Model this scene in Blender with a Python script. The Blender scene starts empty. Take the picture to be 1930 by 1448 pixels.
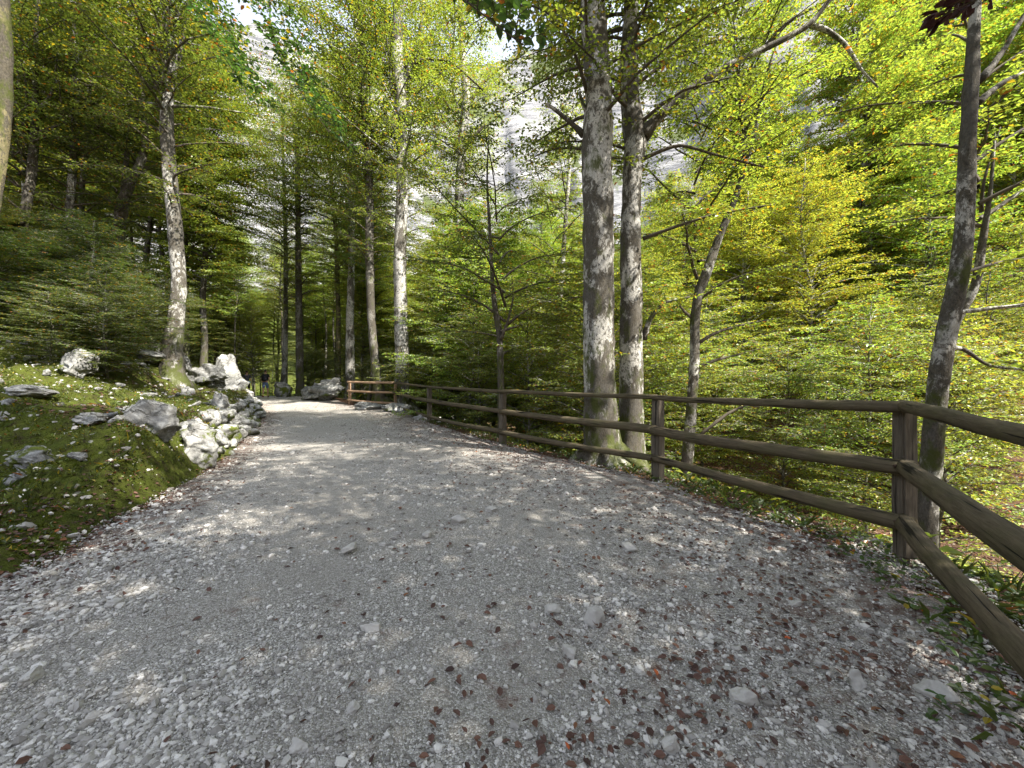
import bpy, bmesh, math
import numpy as np
from mathutils import Vector, Matrix, noise as mnoise

sc = bpy.context.scene
COL = sc.collection
R = math.radians
# ------------------------------------------------------------------ camera
F = 727.0            # focal length in photo pixels (photo is 1930 x 1448)
CX, CY = 965.0, 736.0
CAM_Z = 1.4
cam_d = bpy.data.cameras.new('camera')
cam = bpy.data.objects.new('camera', cam_d)
COL.objects.link(cam)
cam.location = (0, 0, CAM_Z)
cam.rotation_euler = (R(90), 0, 0)
cam_d.sensor_width = 36.0
cam_d.lens = 36.0 * F / 1930.0
cam_d.shift_y = (CY - 724.0) / 1930.0
cam_d.clip_start = 0.05
cam_d.clip_end = 3000
sc.camera = cam
# ------------------------------------------------------------------ light
SUN_EL, SUN_AZ = R(49), R(122)      # azimuth clockwise from +Y
world = bpy.data.worlds.new('World')
sc.world = world
world.use_nodes = True
wn = world.node_tree
wn.nodes.clear()
wo = wn.nodes.new('ShaderNodeOutputWorld')
bg = wn.nodes.new('ShaderNodeBackground')
sky = wn.nodes.new('ShaderNodeTexSky')
sky.sky_type = 'NISHITA'
sky.sun_disc = False
sky.sun_elevation = SUN_EL
sky.sun_rotation = SUN_AZ
sky.altitude = 800
sky.air_density = 1.0
sky.dust_density = 1.2
bg.inputs['Strength'].default_value = 0.15
hs = wn.nodes.new('ShaderNodeHueSaturation')
hs.inputs['Saturation'].default_value = 0.42
wn.links.new(sky.outputs[0], hs.inputs['Color'])
wn.links.new(hs.outputs[0], bg.inputs[0])
wn.links.new(bg.outputs[0], wo.inputs[0])
sun_d = bpy.data.lights.new('sun', 'SUN')
sun_d.energy = 4.2
sun_d.angle = R(0.53)
sun_d.color = (1.0, 0.94, 0.84)
sun = bpy.data.objects.new('sun', sun_d)
COL.objects.link(sun)
sdir = Vector((math.sin(SUN_AZ) * math.cos(SUN_EL), math.cos(SUN_AZ) * math.cos(SUN_EL), math.sin(SUN_EL)))
sun.rotation_euler = sdir.to_track_quat('Z', 'Y').to_euler()
sun.location = sdir * 60
sc.view_settings.view_transform = 'Standard'
sc.view_settings.look = 'None'
sc.view_settings.gamma = 1.0
sc.view_settings.exposure = 2.0
sc.cycles.max_bounces = 7
sc.cycles.diffuse_bounces = 4
sc.cycles.glossy_bounces = 2
sc.cycles.transmission_bounces = 4
sc.cycles.transparent_max_bounces = 4
sc.cycles.caustics_reflective = False
sc.cycles.caustics_refractive = False
sc.cycles.sample_clamp_indirect = 6

# ------------------------------------------------------------------ helpers
def P(u, v, Y):
    """world point seen at photo pixel (u, v) at depth Y"""
    return np.array([(u - CX) / F * Y, Y, CAM_Z - (v - CY) / F * Y])

def ctheta(u):
    return math.cos(math.atan((u - CX) / F))   # round things look wider away from the lens axis

def sstep(a, b, x):
    t = np.clip((x - a) / (b - a), 0, 1)
    return t * t * (3 - 2 * t)

_perm = np.random.RandomState(5).rand(4096)
def vnoise(x, y, seed=0):
    xi, yi = np.floor(x).astype(np.int64), np.floor(y).astype(np.int64)
    fx, fy = x - xi, y - yi
    fx = fx * fx * (3 - 2 * fx); fy = fy * fy * (3 - 2 * fy)
    def h(i, j):
        return _perm[(i * 374761393 + j * 668265263 + seed * 982451653) % 4093]
    a, b, c, d = h(xi, yi), h(xi + 1, yi), h(xi, yi + 1), h(xi + 1, yi + 1)
    return (a * (1 - fx) + b * fx) * (1 - fy) + (c * (1 - fx) + d * fx) * fy - 0.5

def fbm(x, y, oct=4, seed=0):
    s, a = 0, 1.0
    for k in range(oct):
        s = s + a * vnoise(x * 2 ** k + 17.3 * k, y * 2 ** k - 9.1 * k, seed + k)
        a *= 0.5
    return s

def link_mesh(name, verts, faces, mat, parent=None, smooth=False):
    verts = np.asarray(verts, dtype=np.float32)
    faces = np.asarray(faces, dtype=np.int32)
    m = bpy.data.meshes.new(name)
    k = faces.shape[1]
    m.vertices.add(len(verts)); m.vertices.foreach_set('co', verts.ravel())
    m.loops.add(faces.size); m.loops.foreach_set('vertex_index', faces.ravel())
    m.polygons.add(len(faces))
    m.polygons.foreach_set('loop_start', np.arange(0, faces.size, k, dtype=np.int32))
    m.polygons.foreach_set('loop_total', np.full(len(faces), k, dtype=np.int32))
    m.polygons.foreach_set('use_smooth', np.full(len(faces), smooth, dtype=bool))
    m.update(calc_edges=True)
    m.validate()
    if mat: m.materials.append(mat)
    o = bpy.data.objects.new(name, m)
    COL.objects.link(o)
    if parent: o.parent = parent
    return o

def tag(o, label=None, cat=None, group=None, kind=None):
    if label: o['label'] = label
    if cat: o['category'] = cat
    if group: o['group'] = group
    if kind: o['kind'] = kind
    return o

def empty(name, loc=(0, 0, 0), rz=0, **k):
    o = bpy.data.objects.new(name, None)
    o.empty_display_size = 0.2
    o.location = loc; o.rotation_euler = (0, 0, rz)
    COL.objects.link(o)
    return tag(o, **k)

def copy_obj(o, parent=None):
    c = o.copy(); COL.objects.link(c); c.parent = parent
    return c

class Tubes:
    """collects round tapering tubes (quads) into one mesh"""
    def __init__(s): s.v = []; s.f = []; s.n = 0
    def add(s, pts, rad, sides=8, bump=0.0, seed=0, cap=True):
        pts = np.asarray(pts, float); n = len(pts)
        rad = np.broadcast_to(np.asarray(rad, float), (n,))
        t = np.gradient(pts, axis=0)
        t /= np.linalg.norm(t, axis=1)[:, None] + 1e-9
        ref = np.array([0.0, 1.0, 0.0]) if abs(t[:, 1]).mean() < 0.8 else np.array([0.0, 0.0, 1.0])
        a = np.cross(t, ref); a /= np.linalg.norm(a, axis=1)[:, None] + 1e-9
        b = np.cross(t, a)
        ang = np.arange(sides) * 2 * math.pi / sides
        rr = rad[:, None] * np.ones((n, sides))
        if bump:
            ii = np.arange(n)[:, None] * 0.9 + seed * 7.7
            jj = np.cos(ang)[None, :] * 1.3 + np.sin(ang)[None, :] * 2.1
            rr = rr * (1 + bump * 2 * fbm(ii + jj, jj * 1.7 + seed, 3, seed))
        ring = pts[:, None, :] + rr[..., None] * (np.cos(ang)[None, :, None] * a[:, None, :] + np.sin(ang)[None, :, None] * b[:, None, :])
        s.v.append(ring.reshape(-1, 3))
        i = np.arange(n - 1)[:, None] * sides; j = np.arange(sides)[None, :]; j2 = (j + 1) % sides
        f = np.stack([i + j, i + j2, i + sides + j2, i + sides + j], -1).reshape(-1, 4)
        s.f.append(f + s.n); s.n += n * sides
        if cap:
            for e, rev in ((0, False), (n - 1, True)):
                s.v.append(pts[e][None]); c = s.n; s.n += 1
                base = c - (n * sides) - (1 if rev else 0) + e * sides
                q = []
                for k in range(0, sides, 2):
                    q.append([c, base + (k + 2) % sides, base + k + 1, base + k] if not rev else [c, base + k, base + k + 1, base + (k + 2) % sides])
                s.f.append(np.array(q))
    def build(s, name, mat, parent=None):
        return link_mesh(name, np.concatenate(s.v), np.concatenate(s.f), mat, parent, smooth=True)

def resample(pts, n):
    pts = np.asarray(pts, float)
    d = np.r_[0, np.cumsum(np.linalg.norm(np.diff(pts[:, :3], axis=0), axis=1))]
    t = np.linspace(0, d[-1], n)
    out = np.stack([np.interp(t, d, pts[:, k]) for k in range(pts.shape[1])], 1)
    # light smoothing of the polyline
    for _ in range(2):
        out[1:-1] = 0.25 * out[:-2] + 0.5 * out[1:-1] + 0.25 * out[2:]
    return out

# ------------------------------------------------------------------ materials
class NT:
    def __init__(s, name):
        s.m = bpy.data.materials.new(name); s.m.use_nodes = True
        s.t = s.m.node_tree; s.t.nodes.clear()
        s.out = s.n('ShaderNodeOutputMaterial')
    def n(s, typ, **kw):
        x = s.t.nodes.new(typ)
        for k, v in kw.items():
            if k.startswith('i_'):
                x.inputs[k[2:].replace('_', ' ')].default_value = v
            else: setattr(x, k, v)
        return x
    def l(s, a, b): s.t.links.new(a, b)
    def noise(s, vec, scale, detail=4, rough=0.6, dist=0.0):
        x = s.n('ShaderNodeTexNoise'); x.inputs['Scale'].default_value = scale
        x.inputs['Detail'].default_value = detail; x.inputs['Roughness'].default_value = rough
        x.inputs['Distortion'].default_value = dist
        if vec is not None: s.l(vec, x.inputs['Vector'])
        return x
    def vor(s, vec, scale, feature='F1', rnd=1.0):
        x = s.n('ShaderNodeTexVoronoi'); x.feature = feature; x.inputs['Scale'].default_value = scale
        x.inputs['Randomness'].default_value = rnd
        if vec is not None: s.l(vec, x.inputs['Vector'])
        return x
    def ramp(s, fac, stops):
        x = s.n('ShaderNodeValToRGB')
        e = x.color_ramp.elements
        while len(e) < len(stops): e.new(0.5)
        for q, (p, c) in zip(e, stops):
            q.position = p; q.color = (*c, 1) if len(c) == 3 else c
        s.l(fac, x.inputs[0]); return x
    def mix(s, fac, a, b, typ='MIX'):
        x = s.n('ShaderNodeMix', data_type='RGBA', blend_type=typ)
        for sock, v in ((0, fac), (6, a), (7, b)):
            if isinstance(v, (int, float)): x.inputs[sock].default_value = v
            elif isinstance(v, tuple): x.inputs[sock].default_value = (*v, 1)
            else: s.l(v, x.inputs[sock])
        return x.outputs[2]
    def math(s, op, a, b=0.5, c=None):
        x = s.n('ShaderNodeMath', operation=op)
        for i, v in enumerate((a, b, c)):
            if v is None: continue
            if isinstance(v, (int, float)): x.inputs[i].default_value = v
            else: s.l(v, x.inputs[i])
        return x.outputs[0]
    def bump(s, h, strength=0.5, dist=0.02, nrm=None):
        x = s.n('ShaderNodeBump'); x.inputs['Strength'].default_value = strength
        x.inputs['Distance'].default_value = dist; s.l(h, x.inputs['Height'])
        if nrm is not None: s.l(nrm, x.inputs['Normal'])
        return x.outputs[0]
    def bsdf(s, col, rough=0.85, nrm=None, spec=0.25):
        b = s.n('ShaderNodeBsdfPrincipled')
        b.inputs['Roughness'].default_value = rough
        b.inputs['Specular IOR Level'].default_value = spec
        if isinstance(col, tuple): b.inputs['Base Color'].default_value = (*col, 1)
        else: s.l(col, b.inputs['Base Color'])
        if nrm is not None: s.l(nrm, b.inputs['Normal'])
        s.l(b.outputs[0], s.out.inputs[0]); return b

def attr(nt, name):
    a = nt.n('ShaderNodeAttribute'); a.attribute_name = name; return a.outputs['Fac']

# leaves: colour from the crown object, varied from leaf to leaf
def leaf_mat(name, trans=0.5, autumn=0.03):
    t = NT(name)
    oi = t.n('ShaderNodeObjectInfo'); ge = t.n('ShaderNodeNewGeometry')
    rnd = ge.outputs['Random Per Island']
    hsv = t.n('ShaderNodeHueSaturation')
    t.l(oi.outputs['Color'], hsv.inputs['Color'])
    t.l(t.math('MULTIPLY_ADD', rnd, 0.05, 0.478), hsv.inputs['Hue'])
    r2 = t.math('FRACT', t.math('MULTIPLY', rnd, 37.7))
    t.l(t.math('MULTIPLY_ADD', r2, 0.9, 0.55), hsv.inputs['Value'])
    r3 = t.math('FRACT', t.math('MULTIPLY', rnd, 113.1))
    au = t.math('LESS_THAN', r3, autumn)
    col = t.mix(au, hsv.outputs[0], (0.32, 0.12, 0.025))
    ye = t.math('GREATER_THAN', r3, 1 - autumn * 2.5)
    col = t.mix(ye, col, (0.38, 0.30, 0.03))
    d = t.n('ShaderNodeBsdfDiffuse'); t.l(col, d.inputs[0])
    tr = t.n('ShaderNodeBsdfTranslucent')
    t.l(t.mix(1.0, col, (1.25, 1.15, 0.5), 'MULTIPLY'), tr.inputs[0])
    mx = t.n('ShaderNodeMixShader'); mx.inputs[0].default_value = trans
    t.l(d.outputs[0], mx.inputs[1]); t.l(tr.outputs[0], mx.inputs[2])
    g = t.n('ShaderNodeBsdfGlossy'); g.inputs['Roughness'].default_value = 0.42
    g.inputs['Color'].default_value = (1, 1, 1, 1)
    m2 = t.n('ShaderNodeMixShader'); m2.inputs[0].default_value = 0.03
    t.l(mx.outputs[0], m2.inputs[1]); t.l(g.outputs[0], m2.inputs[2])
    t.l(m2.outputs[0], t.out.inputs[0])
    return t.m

def bark_mat(name, pale=(0.42, 0.41, 0.38), dark=(0.035, 0.032, 0.027), bal=0.5, moss=0.35):
    t = NT(name)
    co = t.n('ShaderNodeTexCoord').outputs['Object']
    mp = t.n('ShaderNodeMapping'); mp.inputs['Scale'].default_value = (1, 1, 0.55); t.l(co, mp.inputs[0])
    v = mp.outputs[0]
    big = t.noise(v, 1.7, 4, 0.6, 0.5)
    mid = t.noise(v, 8, 8, 0.8, 0.5)
    fine = t.noise(v, 55, 5, 0.75)
    spk = t.noise(v, 24, 5, 0.7, 0.8)
    dk = t.mix(t.ramp(fine.outputs[0], [(0.35, (0, 0, 0)), (0.65, (1, 1, 1))]).outputs[0], dark, (0.12, 0.105, 0.08))
    greyn = t.ramp(mid.outputs[0], [(0.42, (0, 0, 0)), (0.60, (1, 1, 1))])
    dk = t.mix(t.math('MULTIPLY', greyn.outputs[0], 0.45), dk, tuple(c * 0.38 for c in pale))
    s = t.math('ADD', t.math('MULTIPLY', big.outputs[0], 0.62), t.math('MULTIPLY', mid.outputs[0], 0.38))
    m = t.ramp(s, [(bal - 0.02, (0, 0, 0)), (bal + 0.015, (1, 1, 1))])
    pl = t.mix(t.ramp(fine.outputs[0], [(0.3, (0, 0, 0)), (0.7, (1, 1, 1))]).outputs[0], tuple(c * 0.75 for c in pale), tuple(min(.75, c * 1.5) for c in pale))
    sp = t.ramp(spk.outputs[0], [(0.545, (0, 0, 0)), (0.58, (1, 1, 1))])
    pl = t.mix(t.math('MULTIPLY', sp.outputs[0], 0.85), pl, dark)
    col = t.mix(m.outputs[0], dk, pl)
    mo = t.noise(v, 3.3, 4, 0.7)
    z = t.n('ShaderNodeSeparateXYZ'); t.l(co, z.inputs[0])
    low = t.n('ShaderNodeMapRange'); low.inputs['From Min'].default_value = 0.0
    low.inputs['From Max'].default_value = 3.2; low.inputs['To Min'].default_value = 0.14; low.inputs['To Max'].default_value = 0.0
    t.l(z.outputs[2], low.inputs[0])
    ms = t.ramp(t.math('ADD', mo.outputs[0], low.outputs[0]), [(0.60 - 0.1 * moss, (0, 0, 0)), (0.70 - 0.1 * moss, (1, 1, 1))])
    col = t.mix(t.math('MULTIPLY', ms.outputs[0], 0.85), col, (0.058, 0.07, 0.014))
    h = t.math('ADD', t.math('MULTIPLY', mid.outputs[0], 1.0), t.math('MULTIPLY', fine.outputs[0], 0.5))
    t.bsdf(col, 0.9, t.bump(h, 0.9, 0.02), 0.15)
    return t.m

def rock_mat(name, moss=0.5, mosslow=0.0, tone=1.0):
    t = NT(name)
    co = t.n('ShaderNodeTexCoord').outputs['Object']
    gn = t.n('ShaderNodeNewGeometry')
    n1 = t.noise(co, 2.2, 7, 0.72, 0.8)
    n2 = t.noise(co, 14, 6, 0.75, 0.4)
    ca = t.ramp(n1.outputs[0], [(0.32, (0.10 * tone, 0.10 * tone, 0.10 * tone)), (0.47, (0.30 * tone, 0.30 * tone, 0.29 * tone)), (0.62, (0.60 * tone, 0.60 * tone, 0.57 * tone))])
    col = t.mix(t.ramp(n2.outputs[0], [(0.38, (0.4, 0.4, 0.4)), (0.55, (1, 1, 1))]).outputs[0], (0.16, 0.155, 0.145), ca.outputs[0])
    # cracks
    wv = t.mix(0.30, co, t.noise(co, 2.2, 5, .7).outputs[1])
    mp = t.n('ShaderNodeMapping'); mp.inputs['Rotation'].default_value = (0.5, 0.3, 0.2); mp.inputs['Scale'].default_value = (1, 1, 2.4)
    t.l(wv, mp.inputs[0])
    vr = t.vor(mp.outputs[0], 3.0, 'DISTANCE_TO_EDGE')
    cr0 = t.ramp(vr.outputs[0], [(0.0, (0, 0, 0)), (0.05, (1, 1, 1))])
    crm = t.ramp(t.noise(co, 1.3, 4).outputs[0], [(0.45, (0, 0, 0)), (0.6, (1, 1, 1))])
    cr = t.n('ShaderNodeMath', operation='MAXIMUM'); t.l(cr0.outputs[0], cr.inputs[0]); t.l(crm.outputs[0], cr.inputs[1])
    col = t.mix(cr.outputs[0], (0.05, 0.047, 0.04), col)
    # moss on upward and low parts, in patches
    mn = t.noise(gn.outputs['Position'], 2.4, 5, 0.7)
    zz = t.n('ShaderNodeSeparateXYZ'); t.l(co, zz.inputs[0])
    lowm = t.math('MULTIPLY', zz.outputs[2], -mosslow)
    mm = t.ramp(t.math('ADD', mn.outputs[0], lowm), [(0.66 - moss * 0.2, (0, 0, 0)), (0.72 - moss * 0.2, (1, 1, 1))])
    mcol = t.mix(t.noise(co, 40, 3).outputs[0], (0.035, 0.05, 0.008), (0.13, 0.15, 0.025))
    col = t.mix(mm.outputs[0], col, mcol)
    h = t.math('ADD', t.math('MULTIPLY', n2.outputs[0], 0.7), t.math('MULTIPLY', cr.outputs[0], 0.5))
    t.bsdf(col, 0.9, t.bump(h, 0.8, 0.03), 0.2)
    return t.m

def terrain_mat():
    t = NT('forest floor')
    co = t.n('ShaderNodeNewGeometry').outputs['Position']
    n1 = t.noise(co, 0.9, 6, 0.7); n2 = t.noise(co, 9, 6, 0.75); n3 = t.noise(co, 55, 4, 0.7)
    vl = t.vor(co, 22)
    litter = t.mix(vl.outputs['Color'], (0.05, 0.03, 0.018), (0.17, 0.10, 0.06))
    moss = t.mix(n3.outputs[0], (0.025, 0.037, 0.007), (0.125, 0.15, 0.022))
    moss = t.mix(t.ramp(n2.outputs[0], [(0.42, (0, 0, 0)), (0.6, (1, 1, 1))]).outputs[0], moss, (0.06, 0.065, 0.015))
    col = t.mix(t.ramp(t.math('ADD', n1.outputs[0], t.math('MULTIPLY_ADD', attr(t, 'moss'), 0.5, -0.25)), [(0.46, (0, 0, 0)), (0.54, (1, 1, 1))]).outputs[0], litter, moss)
    soil = t.ramp(n2.outputs[0], [(0.55, (0, 0, 0)), (0.64, (1, 1, 1))])
    col = t.mix(t.math('MULTIPLY', soil.outputs[0], 0.6), col, (0.045, 0.032, 0.022))
    st = t.ramp(t.vor(co, 6.5).outputs[0], [(0.13, (1, 1, 1)), (0.20, (0, 0, 0))])
    col = t.mix(t.math('MULTIPLY', st.outputs[0], attr(t, 'stony')), col, (0.48, 0.47, 0.44))
    gr = t.mix(t.vor(co, 18).outputs['Color'], (0.42, 0.41, 0.38), (0.72, 0.71, 0.68))
    col = t.mix(attr(t, 'gravel'), col, gr)
    h = t.math('ADD', n2.outputs[0], t.math('MULTIPLY', n3.outputs[0], 0.4))
    t.bsdf(col, 0.95, t.bump(h, 1.0, 0.06), 0.1)
    return t.m

def path_mat():
    t = NT('crushed limestone')
    co = t.n('ShaderNodeNewGeometry').outputs['Position']
    n1 = t.noise(co, 0.8, 5, 0.6); n2 = t.noise(co, 6, 5, 0.7)
    va = t.vor(co, 120); vb = t.vor(co, 55); vc = t.vor(co, 260)
    g = t.n('ShaderNodeSeparateColor'); t.l(va.outputs['Color'], g.inputs[0])
    c = t.ramp(g.outputs[0], [(0.0, (0.20, 0.185, 0.165)), (0.5, (0.38, 0.36, 0.325)), (1.0, (0.70, 0.675, 0.63))])
    dust = t.mix(n2.outputs[0], (0.33, 0.305, 0.27), (0.47, 0.44, 0.395))
    f = t.ramp(n1.outputs[0], [(0.40, (0, 0, 0)), (0.60, (1, 1, 1))])
    f2 = t.math('MULTIPLY', f.outputs[0], 0.6)
    col = t.mix(f2, c.outputs[0], dust)
    gap = t.ramp(t.vor(co, 120, 'DISTANCE_TO_EDGE').outputs[0], [(0.0, (0.35, 0.35, 0.35)), (0.14, (1, 1, 1))])
    col = t.mix(0.7, col, t.mix(1.0, col, gap.outputs[0], 'MULTIPLY'))
    lt = t.ramp(t.math('ADD', n2.outputs[0], t.math('MULTIPLY', attr(t, 'litter'), 0.22)), [(0.60, (0, 0, 0)), (0.72, (1, 1, 1))])
    col = t.mix(t.math('MULTIPLY', lt.outputs[0], 0.7), col, (0.13, 0.075, 0.055))
    h = t.math('ADD', t.math('MULTIPLY', va.outputs[0], -0.9), t.math('ADD', t.math('MULTIPLY', vb.outputs[0], -0.7), t.math('MULTIPLY', vc.outputs[0], -0.3)))
    t.bsdf(col, 0.92, t.bump(h, 1.0, 0.012), 0.2)
    return t.m

def stone_mat(name, lo, hi):
    t = NT(name)
    ge = t.n('ShaderNodeNewGeometry')
    n = t.noise(ge.outputs['Position'], 35, 4, 0.7)
    r = t.ramp(ge.outputs['Random Per Island'], [(0.0, lo), (0.6, tuple((a + b) / 2 for a, b in zip(lo, hi))), (1.0, hi)])
    col = t.mix(t.math('MULTIPLY', n.outputs[0], 0.6), r.outputs[0], tuple(c * 0.5 for c in lo))
    t.bsdf(col, 0.9, t.bump(n.outputs[0], 0.5, 0.006), 0.2)
    return t.m

def litter_mat(name):
    t = NT(name)
    ge = t.n('ShaderNodeNewGeometry')
    r = t.ramp(ge.outputs['Random Per Island'], [(0.0, (0.04, 0.022, 0.018)), (0.5, (0.095, 0.05, 0.038)), (0.95, (0.13, 0.065, 0.042)), (0.992, (0.19, 0.08, 0.03)), (1.0, (0.45, 0.10, 0.03))])
    t.bsdf(r.outputs[0], 0.7, None, 0.3)
    return t.m

def wood_mat(name, a, b, green=0.3, up=False):
    t = NT(name)
    co = t.n('ShaderNodeTexCoord').outputs['Object']
    mp = t.n('ShaderNodeMapping'); mp.inputs['Scale'].default_value = (14, 14, 1.2) if up else (1.2, 14, 14); t.l(co, mp.inputs[0])
    g = t.noise(mp.outputs[0], 3.5, 6, 0.7, 0.4)
    n = t.noise(co, 2.5, 5, 0.7)
    col = t.mix(t.ramp(g.outputs[0], [(0.3, (0, 0, 0)), (0.7, (1, 1, 1))]).outputs[0], a, b)
    col = t.mix(t.ramp(n.outputs[0], [(0.45, (0, 0, 0)), (0.7, (green, green, green))]).outputs[0], col, (0.075, 0.075, 0.03))
    mp2 = t.n('ShaderNodeMapping'); mp2.inputs['Scale'].default_value = (40, 40, 1.0) if up else (1.0, 40, 40); t.l(co, mp2.inputs[0])
    cr = t.noise(mp2.outputs[0], 1.2, 3, 0.5)
    crr = t.ramp(cr.outputs[0], [(0.34, (0, 0, 0)), (0.40, (1, 1, 1))])
    col = t.mix(crr.outputs[0], tuple(c * 0.25 for c in a), col)
    t.bsdf(col, 0.85, t.bump(t.math('ADD', g.outputs[0], crr.outputs[0]), 0.7, 0.008), 0.2)
    return t.m

def cliff_mat():
    t = NT('limestone cliff')
    ge = t.n('ShaderNodeNewGeometry'); co = ge.outputs['Position']
    mp = t.n('ShaderNodeMapping'); mp.inputs['Rotation'].default_value = (0, R(-32), 0); mp.inputs['Scale'].default_value = (0.25, 0.4, 2.2)
    t.l(co, mp.inputs[0])
    st = t.noise(mp.outputs[0], 0.09, 7, 0.7, 0.4); n = t.noise(co, 0.03, 7, 0.7)
    col = t.ramp(st.outputs[0], [(0.36, (0.10, 0.105, 0.12)), (0.46, (0.24, 0.24, 0.25)), (0.6, (0.38, 0.375, 0.37))]).outputs[0]
    sz = t.n('ShaderNodeSeparateXYZ'); t.l(ge.outputs['Normal'], sz.inputs[0])
    veg = t.ramp(t.math('ADD', n.outputs[0], t.math('MULTIPLY', sz.outputs[2], 0.45)), [(0.70, (0, 0, 0)), (0.76, (1, 1, 1))])
    col = t.mix(veg.outputs[0], col, (0.10, 0.12, 0.05))
    t.bsdf(col, 0.95, t.bump(st.outputs[0], 0.9, 8.0), 0.1)
    return t.m

def plain(name, col, rough=0.8, nscale=20, var=0.25):
    t = NT(name)
    n = t.noise(t.n('ShaderNodeTexCoord').outputs['Object'], nscale, 4, 0.6)
    c = t.mix(n.outputs[0], tuple(x * (1 - var) for x in col), tuple(min(1, x * (1 + var)) for x in col))
    t.bsdf(c, rough, t.bump(n.outputs[0], 0.3, 0.005), 0.25)
    return t.m

M_LEAF = leaf_mat('beech leaf', 0.5, 0.02)
M_LEAFY = leaf_mat('autumn beech leaf', 0.5, 0.035)
M_BARK = bark_mat('beech bark', pale=(0.36, 0.35, 0.32), bal=0.53)
M_BARKD = bark_mat('dark bark', pale=(0.17, 0.16, 0.14), bal=0.54, moss=0.5)
M_BARKP = bark_mat('pale bark', pale=(0.33, 0.32, 0.295), bal=0.495, moss=0.1)
M_BARKM = bark_mat('mossy sun-tinted bark', pale=(0.15, 0.13, 0.07), bal=0.50, moss=1.1)  # moss, plus yellow sunlight put into the colour of the pale patches
M_TWIG = plain('twig bark', (0.085, 0.072, 0.055), 0.9)
M_ROCK = rock_mat('limestone', 0.42, 0.15, .72)
M_ROCKM = rock_mat('mossy limestone', 0.75, 0.10, 0.85)
M_STONE = stone_mat('pale path stone', (0.42, 0.40, 0.37), (0.74, 0.72, 0.68))
M_TERR = terrain_mat(); M_PATH = path_mat(); M_CLIFF = cliff_mat()
M_PEB = stone_mat('gravel stone', (0.22, 0.205, 0.185), (0.84, 0.81, 0.76))
M_LIT = litter_mat('dead beech leaf')
M_RAIL = wood_mat('weathered rail', (0.045, 0.035, 0.022), (0.14, 0.112, 0.072), 0.6)
M_POST = wood_mat('weathered post', (0.06, 0.050, 0.040), (0.16, 0.135, 0.105), 0.25, True)
M_RAILN = wood_mat('newer rail', (0.22, 0.14, 0.085), (0.42, 0.29, 0.19), 0.1)

# ------------------------------------------------------------------ terrain shape
LEFT = np.array([(-3.6, -60), (-3.3, -6), (-3.2, 0.5), (-3.36, 2.5), (-4.05, 4.2), (-5.3, 7.05), (-9.4, 14.4), (-13.7, 20.5), (-18.0, 25.2), (-21.5, 28.3), (-27, 31.3), (-40, 36), (-70, 44), (-160, 60)], float)
RIGHT = np.array([(1.6, -60), (1.35, -6), (1.3, 0.3), (1.95, 1.4), (2.9, 2.8), (2.08, 5.6), (-0.25, 8.9), (-2.85, 13), (-5.5, 18.1), (-8.3, 19.8), (-10.4, 23), (-13.2, 27), (-18, 32.6), (-26, 37.6), (-40, 43), (-70, 52), (-160, 69)], float)

def sdist(poly, x, y):
    """signed distance, positive to the right of the polyline's direction"""
    best = np.full(x.shape, 1e18); sg = np.ones(x.shape)
    for (ax, ay), (bx, by) in zip(poly[:-1], poly[1:]):
        dx, dy = bx - ax, by - ay; L = dx * dx + dy * dy
        t = np.clip(((x - ax) * dx + (y - ay) * dy) / L, 0, 1)
        qx, qy = ax + t * dx, ay + t * dy
        d = (x - qx) ** 2 + (y - qy) ** 2
        m = d < best - 1e-9
        best = np.where(m, d, best)
        cr = (x - ax) * dy - (y - ay) * dx
        sg = np.where(m, np.sign(cr), sg)
    return np.sqrt(best) * sg

def zpath(y):
    return np.interp(y, [-50, 0, 3, 6, 9, 13, 18, 20, 24, 26, 30, 60, 100], [0, .04, .1, .115, .17, .33, .55, .64, .90, .98, .93, .6, 2])

def terrain(x, y):
    x = np.asarray(x, float); y = np.asarray(y, float)
    dl = -sdist(LEFT, x, y); dr = sdist(RIGHT, x, y)
    z = zpath(y)
    wall = 0.12 + 0.60 * sstep(3.6, 5.2, y) - 0.3 * sstep(20, 26, y)
    l = np.maximum(dl, 0)
    zl = wall * sstep(0.02, 0.42, l) + np.interp(l, [0, 1, 5, 6.5, 9, 14, 40, 200, 900], [0, .2, .95, 1.5, 3.2, 5.2, 17, 70, 250])
    zl = zl + 2.7 * sstep(1.6, 5.0, l) * sstep(8.5, 13.5, y) * (1 - sstep(45, 80, y))
    nz = 0.5 * fbm(x * 0.55, y * 0.55, 4, 3) * sstep(0.3, 2.5, l) + 0.30 * fbm(x * 2.3, y * 2.3, 4, 8) * sstep(0.05, 0.5, l) + 0.07 * fbm(x * 7, y * 7, 3, 9) * sstep(0.05, 0.5, l)
    nz += 1.6 * fbm(x * 0.16, y * 0.16, 3, 5) * sstep(6, 14, l)
    r = np.maximum(dr, 0)
    zr = np.interp(r, [0, .5, 1.2, 3, 6, 8, 12, 16, 30, 60, 150, 260, 900], [0, -.04, -.4, -1.7, -3.3, -3.5, -3.1, -2.1, 2.5, 15, 55, 100, 140])
    zr = np.where(zr < 0, zr * (1 - .75 * sstep(21, 31, y)), zr)
    nr = 0.5 * fbm(x * 0.4, y * 0.4, 4, 21) * sstep(0.8, 4, r) + 2.0 * fbm(x * 0.1, y * 0.1, 3, 25) * sstep(12, 25, r) + 0.08 * fbm(x * 2.5, y * 2.5, 3, 4) * sstep(0.1, .8, r)
    far = 1 - sstep(60, 200, np.abs(x) * 0 + y)
    z = z * np.where((r > 0) | (l > 0), 1, 1)
    return z + np.where(l > 0, zl + nz, 0) + np.where(r > 0, zr + nr, 0)

def path_z(x, y):
    return zpath(y) + 0.012 + 0.035 * fbm(x * 0.9, y * 0.9, 3, 40) + 0.012 * fbm(x * 6, y * 6, 3, 41)

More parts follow.
